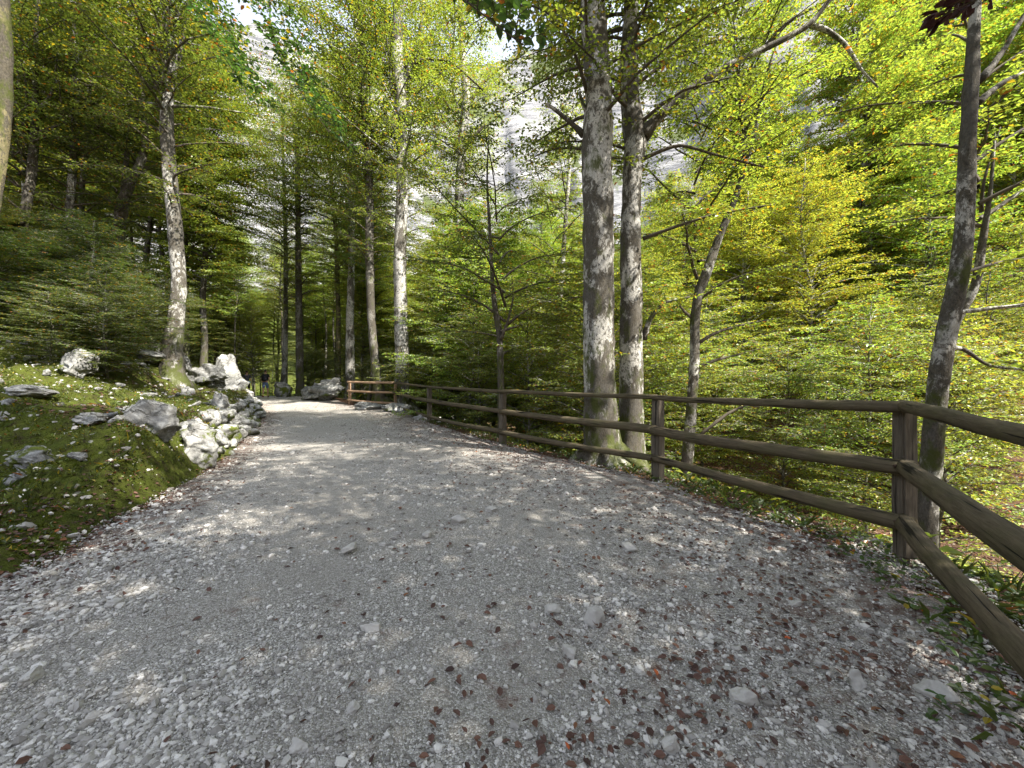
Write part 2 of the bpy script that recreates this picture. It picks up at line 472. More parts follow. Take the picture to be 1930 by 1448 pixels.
def axis(lo, hi, f0, f1, step, grow=1.12):
    mid = list(np.arange(f0, f1 + 1e-6, step))
    s = step; v = f1
    while v < hi: s *= grow; v += s; mid.append(v)
    s = step; v = f0; pre = []
    while v > lo: s *= grow; v -= s; pre.append(v)
    return np.array(pre[::-1] + mid)
gx = axis(-900, 900, -20, 16, 0.17); gy = axis(-400, 700, -1, 32, 0.17)
X, Y = np.meshgrid(gx, gy)
x, y = X.ravel(), Y.ravel()
z = terrain(x, y)
dl = -sdist(LEFT, x, y); dr = sdist(RIGHT, x, y)
inside = (dl < 0) & (dr < 0)
z = np.where(inside, z - 0.06, z)
nx, ny = len(gx), len(gy)
i = np.arange(ny - 1)[:, None] * nx; j = np.arange(nx - 1)[None, :]
fc = np.stack([i + j, i + j + 1, i + j + 1 + nx, i + j + nx], -1).reshape(-1, 4)
ground = link_mesh('ground', np.stack([x, y, z], 1), fc, M_TERR, smooth=True)
tag(ground, kind='structure')
def fattr(o, name, vals):
    a = o.data.attributes.new(name, 'FLOAT', 'POINT'); a.data.foreach_set('value', np.asarray(vals, np.float32))
fattr(ground, 'moss', np.clip(sstep(-.15, .15, dl) * (1 - sstep(6, 11, dl)) * 1.15 + 0.2 + .6 * sstep(28, 40, y), 0, 1.2))
fattr(ground, 'stony', np.clip(sstep(0.1, 1, dl) * 0.9 + sstep(1, 3, dr) * 0.4, 0, 1))
fattr(ground, 'gravel', sstep(5.6, 6.4, dr + fbm(x * .5, y * .5, 3, 77)) * (1 - sstep(8.5, 9.5, dr + fbm(x * .5, y * .5, 3, 78))) * (y < 40))

# the path: sheet between both edges, slightly over the ground
ns = 420
sv = np.linspace(0, 1, ns) ** 1.6
yL = -8 + sv * 44
def at_y(poly, yy): return np.interp(yy, poly[:, 1], poly[:, 0])
# param by walking both edges together
def walk(poly, y0, y1, n, p):
    pts = poly[(poly[:, 1] > y0) & (poly[:, 1] < y1)]
    pts = np.vstack([[at_y(poly, y0), y0], pts, [at_y(poly, y1), y1]])
    d = np.r_[0, np.cumsum(np.linalg.norm(np.diff(pts, axis=0), axis=1))]
    t = np.linspace(0, 1, n) ** p * d[-1]
    return np.stack([np.interp(t, d, pts[:, 0]), np.interp(t, d, pts[:, 1])], 1)
Lp = walk(LEFT, -6, 40, ns, 1.3); Rp = walk(RIGHT, -6, 44, ns, 1.3)
nt_ = 90
tt = np.linspace(-0.03, 1.03, nt_)[None, :, None]
G = Lp[:, None, :] * (1 - tt) + Rp[:, None, :] * tt
wob = 0.35 * fbm(G[..., 0] * 1.2, G[..., 1] * 1.2, 3, 60)
px, py = G[..., 0].ravel(), G[..., 1].ravel()
edge = np.minimum(tt[..., 0] + .03, 1.03 - tt[..., 0]) * np.ones((ns, 1))
pz = path_z(px, py) - 0.07 * (1 - sstep(0, 0.05, edge.ravel() + 0.05 * fbm(px * 3, py * 3, 3, 61)))
i = np.arange(ns - 1)[:, None] * nt_; j = np.arange(nt_ - 1)[None, :]
fc = np.stack([i + j, i + j + 1, i + j + 1 + nt_, i + j + nt_], -1).reshape(-1, 4)
path = link_mesh('path', np.stack([px, py, pz], 1), fc, M_PATH, smooth=True)
tag(path, kind='structure')
pdl = -sdist(LEFT, px, py); pdr = -sdist(RIGHT, px, py)
fattr(path, 'litter', np.clip(1 - np.abs(pdl) / 0.9, 0, 1) + np.clip(1 - pdr / 2.2, 0, 1) * 0.8)

# the mountain: a steep limestone face across the valley
az = np.radians(np.linspace(-75, 70, 300)); q = np.linspace(0, 1, 90)
A, Q = np.meshgrid(az, q)
u_az = CX + F * np.tan(np.clip(az, -1.2, 1.2))
sky_t = np.interp(u_az, [-1500, -200, 250, 330, 600, 800, 950, 1100, 1250, 1350, 1450, 1600, 1930, 2600], [.75, .85, .98, 1.0, .92, .86, .88, .93, .93, 1.0, 1.12, 1.2, 1.25, 1.2])
dist = 230 + 210 * Q + 16 * fbm(A * 5, Q * 6, 5, 90) + 7 * fbm(A * 22 + Q * 9, Q * 12, 4, 91)
topz = sky_t[None, :] * np.cos(np.clip(az, -1.3, 1.3))[None, :] * 330
prof = np.interp(Q, [0, .12, .5, .62, 1], [-0.15, .28, 1.0, 1.04, 0.9])
H = topz * prof + 9 * fbm(A * 11 + Q * 10, Q * 9, 4, 93) * sstep(0, .1, Q)
vx, vy = dist * np.sin(A), dist * np.cos(A)
i = np.arange(89)[:, None] * 300; j = np.arange(299)[None, :]
fc = np.stack([i + j, i + j + 1, i + j + 1 + 300, i + j + 300], -1).reshape(-1, 4)
tag(link_mesh('mountain', np.stack([vx.ravel(), vy.ravel(), H.ravel()], 1), fc, M_CLIFF, smooth=True), kind='structure')

# ------------------------------------------------------------------ foliage
def leaf_arrays(B, D, N, size, wid=0.58, hexa=False):
    """little folded leaf blades: B base, D direction, N normal, size length"""
    S = np.cross(D, N); S /= np.linalg.norm(S, axis=1)[:, None] + 1e-9
    s = size[:, None]
    n = len(B)
    if not hexa:
        m = B + D * s * 0.46
        V = np.stack([B, m + S * s * wid * .5 + N * s * .10, B + D * s - N * s * .10, m - S * s * wid * .5 + N * s * .10], 1)
        f = np.array([[0, 1, 2], [0, 2, 3]])
    else:
        a = B + D * s * 0.28; b = B + D * s * 0.66
        V = np.stack([B, a + S * s * wid * .46 + N * s * .06, b + S * s * wid * .40 + N * s * .05, B + D * s - N * s * .12,
                      b - S * s * wid * .40 + N * s * .05, a - S * s * wid * .46 + N * s * .06], 1)
        f = np.array([[0, 1, 2], [0, 2, 3], [0, 3, 4], [0, 4, 5]])
    k = V.shape[1]
    Fc = (f[None] + (np.arange(n) * k)[:, None, None]).reshape(-1, 3)
    return V.reshape(-1, 3), Fc

def limb(p0, azim, L, rise, rng, n=8):
    t = np.linspace(0, 1, n)
    el = rise * (1 - t) ** 1.1 + rng.normal(0, 0.05, n).cumsum() * .5 - 0.12 * t
    a = azim + rng.normal(0, 0.13, n).cumsum()
    st = L / (n - 1)
    d = np.stack([np.cos(a) * np.cos(el), np.sin(a) * np.cos(el), np.sin(el)], 1) * st
    pts = np.vstack([[0, 0, 0], d[:-1].cumsum(0)]) + p0
    return pts

def sprays(limbs, rng, tl=0.9, step=0.13, lsp=0.06, leaf=0.08, start=0.12, droop=0.12, hexa=False, tilt=0.33, nsub=3):
    B = []; A = []; T = []; LN = []
    for pts in limbs:
        seg = np.linalg.norm(np.diff(pts, axis=0), axis=1); c = np.r_[0, seg.cumsum()]; L = c[-1]
        k = max(3, int(L / step)); t = start + (1 - start) * (np.arange(k) + rng.rand(k) * .8) / k
        t = np.clip(t, 0, 1)
        pos = np.stack([np.interp(t * L, c, pts[:, q]) for q in range(3)], 1)
        g = np.gradient(pts, axis=0); an = np.unwrap(np.arctan2(g[:, 1], g[:, 0]))
        th = np.interp(t * L, c, an)
        side = np.where(np.arange(k) % 2 == 0, 1, -1)
        a = th + side * rng.uniform(.45, 1.15, k); a[-1] = th[-1]
        sc_ = min(1.0, 0.35 + L / 3.5)
        ln = tl * sc_ * (1 - .55 * t) * rng.uniform(.5, 1.15, k) * np.clip(t * 4, .35, 1)
        B.append(pos); A.append(a); T.append(rng.normal(0.02, .16, k)); LN.append(ln)
    B = np.concatenate(B); A = np.concatenate(A); T = np.concatenate(T); LN = np.concatenate(LN)
    def dirs(a, e): return np.stack([np.cos(a) * np.cos(e), np.sin(a) * np.cos(e), np.sin(e)], 1)
    tw = [(B, A, T, LN)]
    for q in range(nsub):
        f = (q + 1) / (nsub + 1) + rng.uniform(-.08, .08, len(B))
        s = 1 if q % 2 else -1
        tw.append((B + dirs(A, T) * (f * LN)[:, None], A + s * rng.uniform(.5, 1.0, len(B)), T + rng.normal(0, .08, len(B)), LN * .48 * (1.15 - f * .5)))
    B = np.concatenate([q[0] for q in tw]); A = np.concatenate([q[1] for q in tw]); T = np.concatenate([q[2] for q in tw]); LN = np.concatenate([q[3] for q in tw])
    m = np.maximum(2, (LN / lsp).astype(int))
    idx = np.repeat(np.arange(len(B)), m)
    off = np.arange(len(idx)) - np.repeat(np.cumsum(m) - m, m)
    d = (off + rng.rand(len(idx)) * .7 + .3) / m[idx] * LN[idx]
    pos = B[idx] + dirs(A, T)[idx] * d[:, None]
    pos[:, 2] -= droop * d * d
    s = np.where(off % 2 == 0, 1, -1)
    la = A[idx] + s * rng.uniform(.5, 1.2, len(idx))
    le = rng.normal(-.12, .28, len(idx))
    D = dirs(la, le)
    N = np.stack([rng.normal(0, tilt, len(idx)), rng.normal(0, tilt, len(idx)), np.ones(len(idx))], 1)
    N -= D * (N * D).sum(1)[:, None]; N /= np.linalg.norm(N, axis=1)[:, None]
    sz = leaf * rng.uniform(.65, 1.2, len(idx))
    V, Fc = leaf_arrays(pos, D, N, sz, hexa=hexa)
    ends = B + dirs(A, T) * LN[:, None]; ends[:, 2] -= droop * LN * LN
    return V, Fc, (B, ends)

def tree_shape(seed, h, r0, lo, hi, nl, Lmax, leaf, step, lsp, twigs=True, tl=.9, top=True, stem=True, power=1.0, rise=(.15, .7)):
    """returns (wood Tubes, leaf verts, leaf faces) for a tree standing at the origin"""
    rng = np.random.RandomState(seed)
    tb = Tubes()
    n = 14
    tz = np.linspace(-0.3, h, n)
    wx = rng.normal(0, .09, n).cumsum() * h / 12; wy = rng.normal(0, .09, n).cumsum() * h / 12
    wx -= wx[0]; wy -= wy[0]
    stem_p = np.stack([wx, wy, tz], 1)
    sr = r0 * (1 - .88 * np.clip(tz / h, 0, 1) ** .9); sr[0] *= 1.5
    if stem: tb.add(resample(np.c_[stem_p, sr], 26)[:, :3], resample(np.c_[stem_p, sr], 26)[:, 3], 8, .06, seed)
    limbs = []
    for k in range(nl):
        f = ((k + rng.rand()) / nl) ** power
        hz = lo + (hi - lo) * f
        env = math.sin(math.pi * min(1, max(0.0, .18 + .80 * f))) ** .7
        L = Lmax * env * rng.uniform(.55, 1.1) + .35
        a = k * 2.39996 + rng.normal(0, .4)
        p0 = np.array([np.interp(hz, tz, wx), np.interp(hz, tz, wy), hz])
        lb = limb(p0, a, L, rng.uniform(*rise) + .45 * f, rng)
        limbs.append(lb)
        rb = min(np.interp(hz, tz, sr) * .55, .012 + .013 * L)
        tb.add(lb, np.linspace(rb, .004, len(lb)), 5, 0, 0, cap=False)
    V, Fc, (b, e) = sprays(limbs, rng, tl=tl, step=step, lsp=lsp, leaf=leaf)
    if twigs:
        for p, q_ in zip(b[::1], e[::1]):
            mid = (p + q_) / 2 + np.array([0, 0, .01])
            tb.add(np.array([p, mid, q_]), np.array([.006, .004, .002]), 3, cap=False)
    return tb, V, Fc

PROTO = {}
def proto(kind, seed, **kw):
    tb, V, Fc = tree_shape(seed, **kw)
    w = tb.build('trunk', M_BARK); c = link_mesh('crown', V, Fc, M_LEAF)
    COL.objects.unlink(w); COL.objects.unlink(c)
    PROTO.setdefault(kind, []).append((w.data, c.data))
    bpy.data.objects.remove(w); bpy.data.objects.remove(c)
for s in range(4):
    proto('U', 100 + s, h=6.5, r0=.055, lo=.5, hi=6.4, nl=60, Lmax=2.6, leaf=.088, step=.13, lsp=.05)
for s in range(4):
    proto('M', 200 + s, h=14, r0=.14, lo=2.0, hi=13.8, nl=120, Lmax=3.9, leaf=.12, step=.17, lsp=.08, twigs=False, tl=1.3)
for s in range(4):
    proto('T', 250 + s, h=21, r0=.20, lo=5.5, hi=20.6, nl=135, Lmax=3.9, leaf=.15, step=.19, lsp=.10, twigs=False, tl=1.4)
for s in range(3):
    proto('F', 300 + s, h=18, r0=.2, lo=2.0, hi=17.8, nl=100, Lmax=4.9, leaf=.24, step=.3, lsp=.15, twigs=False, tl=1.7)
for s in range(3):
    proto('N', 450 + s, h=19, r0=.135, lo=8.5, hi=18.7, nl=55, Lmax=2.9, leaf=.15, step=.19, lsp=.10, twigs=False, tl=1.3)
for s in range(3):
    proto('H', 400 + s, h=11, r0=.12, lo=.2, hi=10.8, nl=75, Lmax=4.6, leaf=.12, step=.19, lsp=.085, twigs=False, tl=1.3, stem=False, rise=(.2, .8))
for s in range(3):   # open low foliage that hangs round a tall trunk
    proto('S', 500 + s, h=6, r0=.1, lo=.2, hi=5.8, nl=20, Lmax=2.8, leaf=.09, step=.14, lsp=.055, stem=False)

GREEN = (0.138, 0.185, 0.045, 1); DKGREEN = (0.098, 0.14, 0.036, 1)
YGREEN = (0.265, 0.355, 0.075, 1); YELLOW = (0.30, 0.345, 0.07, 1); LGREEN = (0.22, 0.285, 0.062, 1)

def col_jit(c, rng, a=.12):
    f = 1 + rng.uniform(-a, a)
    return (c[0] * f * (1 + rng.uniform(-a, a)), c[1] * f, c[2] * f, 1)

def set_mat(o, m):
    o.material_slots[0].link = 'OBJECT'; o.material_slots[0].material = m

def plant_tree(kind, idx, xy, scale, rz, color, label, group, rng, bark=None, sink=.1, name='beech_tree', cat='tree', mat=None):
    w, c = PROTO[kind][idx % len(PROTO[kind])]
    zz = float(terrain(np.array([xy[0]]), np.array([xy[1]]))[0])
    r = empty(name, (xy[0], xy[1], zz - sink), rz, label=label, cat=cat, group=group)
    wd_ = 1.55 if group and 'rocks of the left' in group else 1.0
    r.scale = (scale * wd_ * rng.uniform(.9, 1.1), scale * wd_ * rng.uniform(.9, 1.1), scale)
    wo_ = bpy.data.objects.new('trunk', w); COL.objects.link(wo_); wo_.parent = r
    co_ = bpy.data.objects.new('crown', c); COL.objects.link(co_); co_.parent = r
    co_.color = col_jit(color, rng)
    if bark: set_mat(wo_, bark)
    if mat: set_mat(co_, mat)
    return r

# ------------------------------------------------------------------ tall trunks, one by one
def tall_tree(Yd, px, label, bark=M_BARK, top=17.0, branches=(), crown=None, color=GREEN, seed=0, low=None, low_s=1.0, name='beech_tree', cscale=1.0, group=None):
    rng = np.random.RandomState(900 + seed)
    pts = []
    for (u, v, w) in px:
        p = P(u, v, Yd); pts.append([p[0], p[1], p[2], w / 2 / F * Yd * ctheta(u)])
    pts = np.array(pts)
    bz = float(terrain(pts[:1, 0], pts[:1, 1])[0])
    r0 = pts[0, 3]
    if pts[0, 2] > bz + .3:
        pts = np.vstack([[pts[0, 0], pts[0, 1], bz + .25, r0 * 1.12], pts])
    pts = np.vstack([[pts[0, 0], pts[0, 1], bz - .25, pts[0, 3] * 1.45], pts])
    # keep going above the last point
    if pts[-1, 2] < top:
        d = pts[-1, :3] - pts[-3, :3]; d /= np.linalg.norm(d)
        k = int((top - pts[-1, 2]) / 1.2) + 2; rl = pts[-1, 3]
        d = d * .5 + np.array([0, 0, .5]); d /= np.linalg.norm(d)
        ln = (top - pts[-1, 2])
        for q in range(1, k + 1):
            pts = np.vstack([pts, [*(pts[-1, :3] + d * ln / k + np.array([rng.normal(0, .08), rng.normal(0, .08), 0])), rl * (1 - .85 * q / k)]])
    zz = pts[:, 2]
    pts[:, 1] += .12 * np.sin(zz * .7 + seed) * np.clip((zz - bz) / 3, 0, 1)
    n = max(24, int((zz[-1] - zz[0]) * 5))
    rs = resample(pts, n)
    base = np.array([pts[0, 0], pts[0, 1], bz])
    rt = empty(name, base, 0, label=label, cat='tree', group=group)
    tb = Tubes()
    rs[:, :3] -= base
    rad = rs[:, 3].copy()
    rad *= 1 + .35 * np.exp(-np.maximum(rs[:, 2], 0) / .35)
    tb.add(rs[:, :3], rad, 16, .10, seed)
    # root flare
    if r0 > .12:
        for k in range(5):
            a = k * 1.26 + rng.rand()
            p = [np.array([0, 0, .38]), np.array([math.cos(a) * r0 * 1.3, math.sin(a) * r0 * 1.3, .10]), np.array([math.cos(a) * r0 * 2.3, math.sin(a) * r0 * 2.3, -.22])]
            tb.add(resample(p, 7), np.linspace(r0 * .55, r0 * .2, 7), 7, .1, k)
    tb.build('trunk', bark, rt)
    lv = []; lf = []; cnt = 0
    for b in branches:
        bp, leafy = b[0], b[1]
        pp = []
        for m, (u, v, w) in enumerate(bp):
            yy = Yd + (b[2] if len(b) > 2 else 0) * m / len(bp)
            p = P(u, v, yy); pp.append([p[0], p[1], p[2], w / 2 / F * yy * (.5 + .5 * ctheta(u))])
        pp = np.array(pp); pp[:, :3] -= base
        q = resample(pp, max(8, len(pp) * 4)); t2 = Tubes(); t2.add(q[:, :3], q[:, 3], 7, .10, seed)
        t2.build('branch', bark if bp[0][2] > 9 else M_TWIG, rt)
        if leafy:
            V, Fc, _ = sprays([q[:, :3]], rng, tl=leafy, step=.12, lsp=.05, leaf=.08, start=.35)
            lv.append(V); lf.append(Fc + cnt); cnt += len(V)
    if lv:
        f = link_mesh('foliage', np.concatenate(lv), np.concatenate(lf), M_LEAFY, rt); f.color = color
    def hang(kind, idx, h, s, col):
        w, c = PROTO[kind][idx % len(PROTO[kind])]
        k = int(np.argmin(abs(rs[:, 2] - h)))
        o = bpy.data.objects.new('limbs', w); COL.objects.link(o); o.parent = rt
        o.location = rs[k, :3]; o.scale = (s, s, s); o.rotation_euler = (0, 0, seed * 1.7 + h)
        set_mat(o, M_TWIG if kind == 'S' else bark)
        o2 = bpy.data.objects.new('crown', c); COL.objects.link(o2); o2.parent = rt
        o2.location = rs[k, :3]; o2.scale = (s, s, s); o2.rotation_euler = (0, 0, seed * 1.7 + h)
        o2.color = col
    if crown is not None: hang('H', seed, crown - base[2], cscale, color)
    if low is not None:
        for h in (low if isinstance(low, (list, tuple)) else [low]): hang('S', seed, h - base[2], 1.0, color)
    return rt

tall_tree(7.0, [(1140, 900, 74), (1136, 850, 64), (1131, 740, 60), (1128, 600, 58), (1126, 450, 57), (1122, 330, 56), (1122, 270, 60), (1128, 200, 50), (1122, 100, 48), (1119, 0, 47), (1117, -150, 38)],
          'thickest beech trunk, blotchy grey with white lichen, standing just behind the fence', M_BARK, 16, seed=1, crown=8.6, cscale=.8, low=[5.2], color=LGREEN,
          branches=[([(1100, 255, 16), (1085, 240, 9), (1060, 218, 8), (1030, 195, 6)], 0, -.3), ([(1120, 245, 14), (1100, 200, 7), (1092, 175, 5)], 0, -.4)])
tall_tree(7.5, [(1192, 900, 54), (1190, 800, 46), (1187, 600, 42), (1185, 480, 38), (1188, 350, 35), (1197, 280, 42), (1198, 245, 46), (1190, 200, 36), (1188, 120, 36), (1192, 0, 25), (1196, -150, 20)],
          'grey beech trunk with a sunlit burl, right behind the thickest trunk', M_BARK, 15, seed=2, crown=8.2, cscale=.8, low=[5.8], color=LGREEN,
          branches=[([(1210, 255, 34), (1232, 232, 20), (1262, 200, 17), (1310, 160, 15), (1370, 125, 14), (1440, 92, 13), (1490, 68, 12), (1530, 45, 11), (1548, 20, 10), (1580, -20, 8), (1620, -60, 6)], 0, -.8),
                    ([(1440, 92, 11), (1485, 40, 8), (1540, 10, 6), (1600, -20, 5)], 1.0, -.5),
                    ([(1528, 48, 11), (1560, 58, 10), (1590, 80, 9), (1612, 112, 7), (1625, 135, 5), (1655, 165, 4)], .5, -.5),
                    ([(1212, 640, 14), (1225, 600, 9), (1250, 570, 6), (1300, 560, 4)], .7, -.5),
                    ([(1210, 300, 8), (1280, 270, 6), (1340, 290, 5), (1440, 315, 4)], .9, -.6),
                    ([(1212, 450, 8), (1260, 432, 6), (1340, 405, 5), (1460, 385, 3)], .9, -1.0)])
tall_tree(4.0, [(1738, 1100, 56), (1744, 1000, 46), (1750, 900, 42), (1754, 800, 44), (1754, 720, 44), (1762, 640, 44), (1775, 560, 45), (1788, 500, 40), (1795, 420, 37), (1808, 300, 35), (1826, 175, 35), (1842, 70, 26), (1852, 0, 24), (1862, -80, 20)],
          'leaning beech trunk with white patches, behind the corner post', M_BARK, 11, seed=3, crown=8.5, cscale=.6, color=LGREEN,
          branches=[([(1848, 150, 18), (1870, 125, 13), (1895, 90, 10), (1930, 30, 8), (1960, -20, 6)], 0, .3),
                    ([(1842, 195, 16), (1868, 172, 13), (1900, 150, 11), (1960, 125, 8)], .5, .3),
                    ([(1788, 590, 14), (1820, 588, 10), (1880, 580, 9), (1960, 572, 8)], 0, .4),
                    ([(1778, 655, 12), (1815, 655, 9), (1860, 690, 7), (1960, 700, 6)], .4, .6),
                    ([(1795, 520, 9), (1830, 510, 7), (1880, 495, 6), (1960, 480, 5)], .5, .5)])
tall_tree(9.0, [(1290, 910, 24), (1295, 850, 22), (1300, 750, 20), (1306, 680, 19), (1309, 600, 18), (1316, 555, 19), (1332, 520, 21), (1350, 470, 18), (1365, 430, 16), (1385, 390, 13), (1402, 330, 11), (1425, 250, 9), (1440, 150, 8)],
          'slim beech bending to the right behind the fence, right of the big pair', M_BARK, 10, seed=4, crown=6.5, cscale=.6, color=YGREEN, low=[3.2],
          branches=[([(1315, 648, 8), (1345, 628, 6), (1400, 612, 5), (1470, 600, 3)], .7), ([(1312, 695, 8), (1345, 680, 6), (1395, 668, 4), (1440, 655, 3)], .6),
                    ([(1304, 600, 7), (1290, 588, 5), (1278, 572, 4)], 0), ([(1320, 820, 7), (1370, 780, 6), (1400, 765, 5), (1470, 768, 3)], .5)])
tall_tree(18.7, [(762, 785, 32), (758, 740, 27), (756, 650, 26), (754, 500, 24), (758, 350, 22), (757, 250, 20), (755, 170, 22), (750, 100, 20), (752, 0, 17), (752, -150, 14)],
          'pale straight beech trunk with black lichen spots behind the far fence post', M_BARKP, 26, seed=5, crown=11, cscale=1.1, low=[8], color=LGREEN,
          branches=[([(762, 165, 12), (772, 120, 7), (790, 70, 5), (800, 20, 4)], .8), ([(762, 130, 8), (800, 110, 5), (850, 115, 4), (910, 170, 3)], .9)])
tall_tree(19.2, [(726, 790, 30), (718, 760, 22), (708, 700, 18), (700, 600, 16), (697, 480, 16), (695, 350, 15), (690, 250, 13), (686, 150, 13), (680, 50, 12), (678, -80, 10)],
          'dark beech trunk leaning left, its root spreading under the far fence corner', M_BARKD, 26, seed=6, crown=12, cscale=1.1, low=[7.5])
tall_tree(25, [(660, 745, 19), (661, 600, 15), (662, 480, 13), (663, 380, 13), (663, 250, 12), (668, 150, 9), (672, 0, 7)],
          'white-barked trunk above the newer rails at the far end of the fence', M_BARKP, 28, seed=7, crown=12, low=[8], color=LGREEN,
          branches=[([(662, 330, 9), (650, 250, 6), (642, 150, 4), (635, 60, 3)], 1.2)])
tall_tree(27.5, [(638, 745, 10), (638, 600, 9), (635, 450, 8), (622, 330, 7), (615, 250, 6), (610, 100, 5)],
          'thin mossy trunk tinted yellow for sunlight, rising behind the far pale boulder', M_BARKM, 26, seed=8, crown=13, low=[9], color=LGREEN)
tall_tree(27, [(566, 765, 17), (565, 650, 14), (563, 500, 12), (562, 400, 10), (560, 300, 9), (553, 200, 6)],
          'dark straight trunk at the end of the path, between the hikers and the far boulder', M_BARKD, 24, seed=9, crown=12, low=[7], color=GREEN)
tall_tree(29, [(536, 755, 12), (537, 600, 9), (538, 450, 8), (535, 350, 6), (530, 200, 5)],
          'pale thin trunk right behind the hiker with the backpack', M_BARKP, 24, seed=10, crown=11, low=[7], color=LGREEN)
tall_tree(12.5, [(324, 650, 42), (328, 590, 34), (332, 540, 31), (331, 450, 30), (326, 350, 29), (320, 250, 27), (316, 180, 24), (318, 130, 24), (312, 60, 24), (308, 0, 22), (305, -120, 18)],
          'big beech trunk on the rocky left bank, pale and sunlit above, brown below', M_BARK, 20, seed=11, crown=10, cscale=.9, low=[7],
          branches=[([(324, 150, 12), (340, 100, 9), (345, 60, 7), (355, 0, 5)], 0), ([(312, 60, 11), (330, 35, 9), (350, 8, 6)], 0)])
tall_tree(15.5, [(226, 530, 28), (228, 450, 26), (235, 380, 25), (245, 340, 22), (262, 310, 18), (270, 270, 15), (266, 200, 15), (262, 120, 13), (256, 50, 12), (252, -20, 11), (250, -120, 9)],
          'crooked dark beech with a knee halfway up, left of the big bank trunk', M_BARKD, 20, seed=12, crown=10, cscale=.9, color=DKGREEN, low=[7],
          branches=[([(233, 370, 13), (238, 310, 10), (242, 270, 8), (250, 180, 5)], 1.0)])
tall_tree(14.5, [(128, 490, 20), (132, 380, 19), (132, 300, 18), (138, 230, 15), (146, 150, 15), (148, 60, 12), (152, -60, 10)],
          'pale-patched beech trunk on the upper left bank, second from the left edge cluster', M_BARK, 20, seed=13, crown=9.5, cscale=.9, low=[7], color=GREEN,
          branches=[([(146, 150, 8), (135, 90, 7), (128, 20, 5)], 1.0)])
tall_tree(13.5, [(42, 420, 23), (52, 330, 22), (60, 250, 19), (66, 200, 15), (72, 150, 12), (75, 50, 9), (80, -60, 7)],
          'forked dark trunk nearest the left edge cluster, leaning right', M_BARKD, 18, seed=14, crown=8.5, cscale=.8, low=[6], color=DKGREEN,
          branches=[([(66, 215, 11), (84, 198, 8), (97, 180, 6), (110, 100, 4)], 1.0), ([(66, 255, 7), (85, 245, 6), (115, 235, 4)], .6)])
tall_tree(18, [(148, 430, 12), (162, 320, 12), (168, 250, 11), (165, 100, 8)],
          'thin leaning dark trunk between the two bank beeches on the left', M_BARKD, 18, seed=15, low=[8], color=DKGREEN)
tall_tree(6.2, [(-30, 620, 38), (-24, 450, 36), (-14, 300, 36), (-9, 150, 38), (-8, 0, 38), (-6, -150, 28)],
          'mossy trunk tinted yellow-brown for sunlight, cut by the left edge of the picture', M_BARKM, 14, seed=16, crown=10, cscale=.8, color=DKGREEN)
tall_tree(22, [(866, 740, 16), (876, 560, 20), (866, 450, 19), (866, 350, 17), (872, 260, 17), (880, 180, 17), (873, 120, 14), (868, 30, 9)],
          'pale forked beech trunk in the middle of the picture, in front of the white cliff', M_BARKP, 25, seed=17, crown=14, low=[5, 10], color=LGREEN,
          branches=[([(872, 570, 12), (895, 555, 9), (925, 520, 6), (950, 480, 4)], .8), ([(873, 275, 9), (895, 255, 7), (915, 235, 5)], 0), ([(882, 200, 9), (905, 160, 6), (940, 130, 4), (990, 100, 3)], 1.0)])
tall_tree(10.2, [(945, 810, 13), (944, 700, 12), (941, 620, 12), (934, 590, 12), (928, 540, 8), (924, 450, 6), (918, 350, 4)],
          'thin crooked young beech standing right behind the middle fence post', M_BARKD, 8.5, seed=18, low=[2.2], color=GREEN,
          branches=[([(944, 640, 7), (958, 605, 5), (968, 560, 3), (966, 530, 2)], .6), ([(944, 625, 6), (965, 618, 4), (985, 612, 3)], .4)])
tall_tree(16.5, [(1040, 830, 12), (1048, 720, 11), (1050, 620, 11), (1057, 540, 10), (1065, 430, 8), (1075, 300, 6)],
          'thin pale trunk in the thicket left of the pair of big trunks', M_BARKP, 14, seed=19, low=[4, 8], color=LGREEN)
tall_tree(7.0, [(1765, 860, 24), (1772, 700, 22), (1800, 610, 22), (1838, 540, 20), (1838, 470, 18), (1846, 415, 14), (1850, 385, 10), (1858, 300, 6), (1865, 240, 4)],
          'gnarled short trunk with a pale limb, right of the leaning beech at the right edge', M_BARK, 6.5, seed=20, low=[4.0], color=YGREEN,
          branches=[([(1840, 415, 12), (1870, 400, 10), (1895, 380, 9), (1950, 345, 7), (2010, 320, 5)], .8), ([(1850, 400, 8), (1852, 350, 6), (1866, 300, 4), (1885, 240, 3)], .5)])
tall_tree(21, [(350, 330, 14), (360, 250, 14), (366, 190, 13), (368, 100, 9)],
          'dark trunk with level side branches, right behind the big bank trunk', M_BARKD, 21, seed=21, low=[11, 15], color=DKGREEN)

# ------------------------------------------------------------------ trees and saplings by zone
rg = np.random.RandomState(42)
PLACED = []
def zone(n, kind, cond, box, scl, colors, label, group, mind=1.2, barks=(None,), mat=None, name='beech_tree', tries=6000):
    k = 0
    for _ in range(tries):
        if k >= n: break
        x_, y_ = rg.uniform(box[0], box[1]), rg.uniform(box[2], box[3])
        dl_ = -float(sdist(LEFT, np.array([x_]), np.array([y_]))[0]); dr_ = float(sdist(RIGHT, np.array([x_]), np.array([y_]))[0])
        u_ = CX + F * x_ / y_ if y_ > .2 else 9e9
        if not cond(x_, y_, dl_, dr_, u_): continue
        if any((x_ - a) ** 2 + (y_ - b) ** 2 < mind * mind for a, b in PLACED): continue
        PLACED.append((x_, y_)); k += 1
        plant_tree(kind, rg.randint(9), (x_, y_), rg.uniform(*scl), rg.uniform(0, 6.28), colors[rg.randint(len(colors))], label, group, rg,
                   barks[rg.randint(len(barks))], mat=mat, name=name)

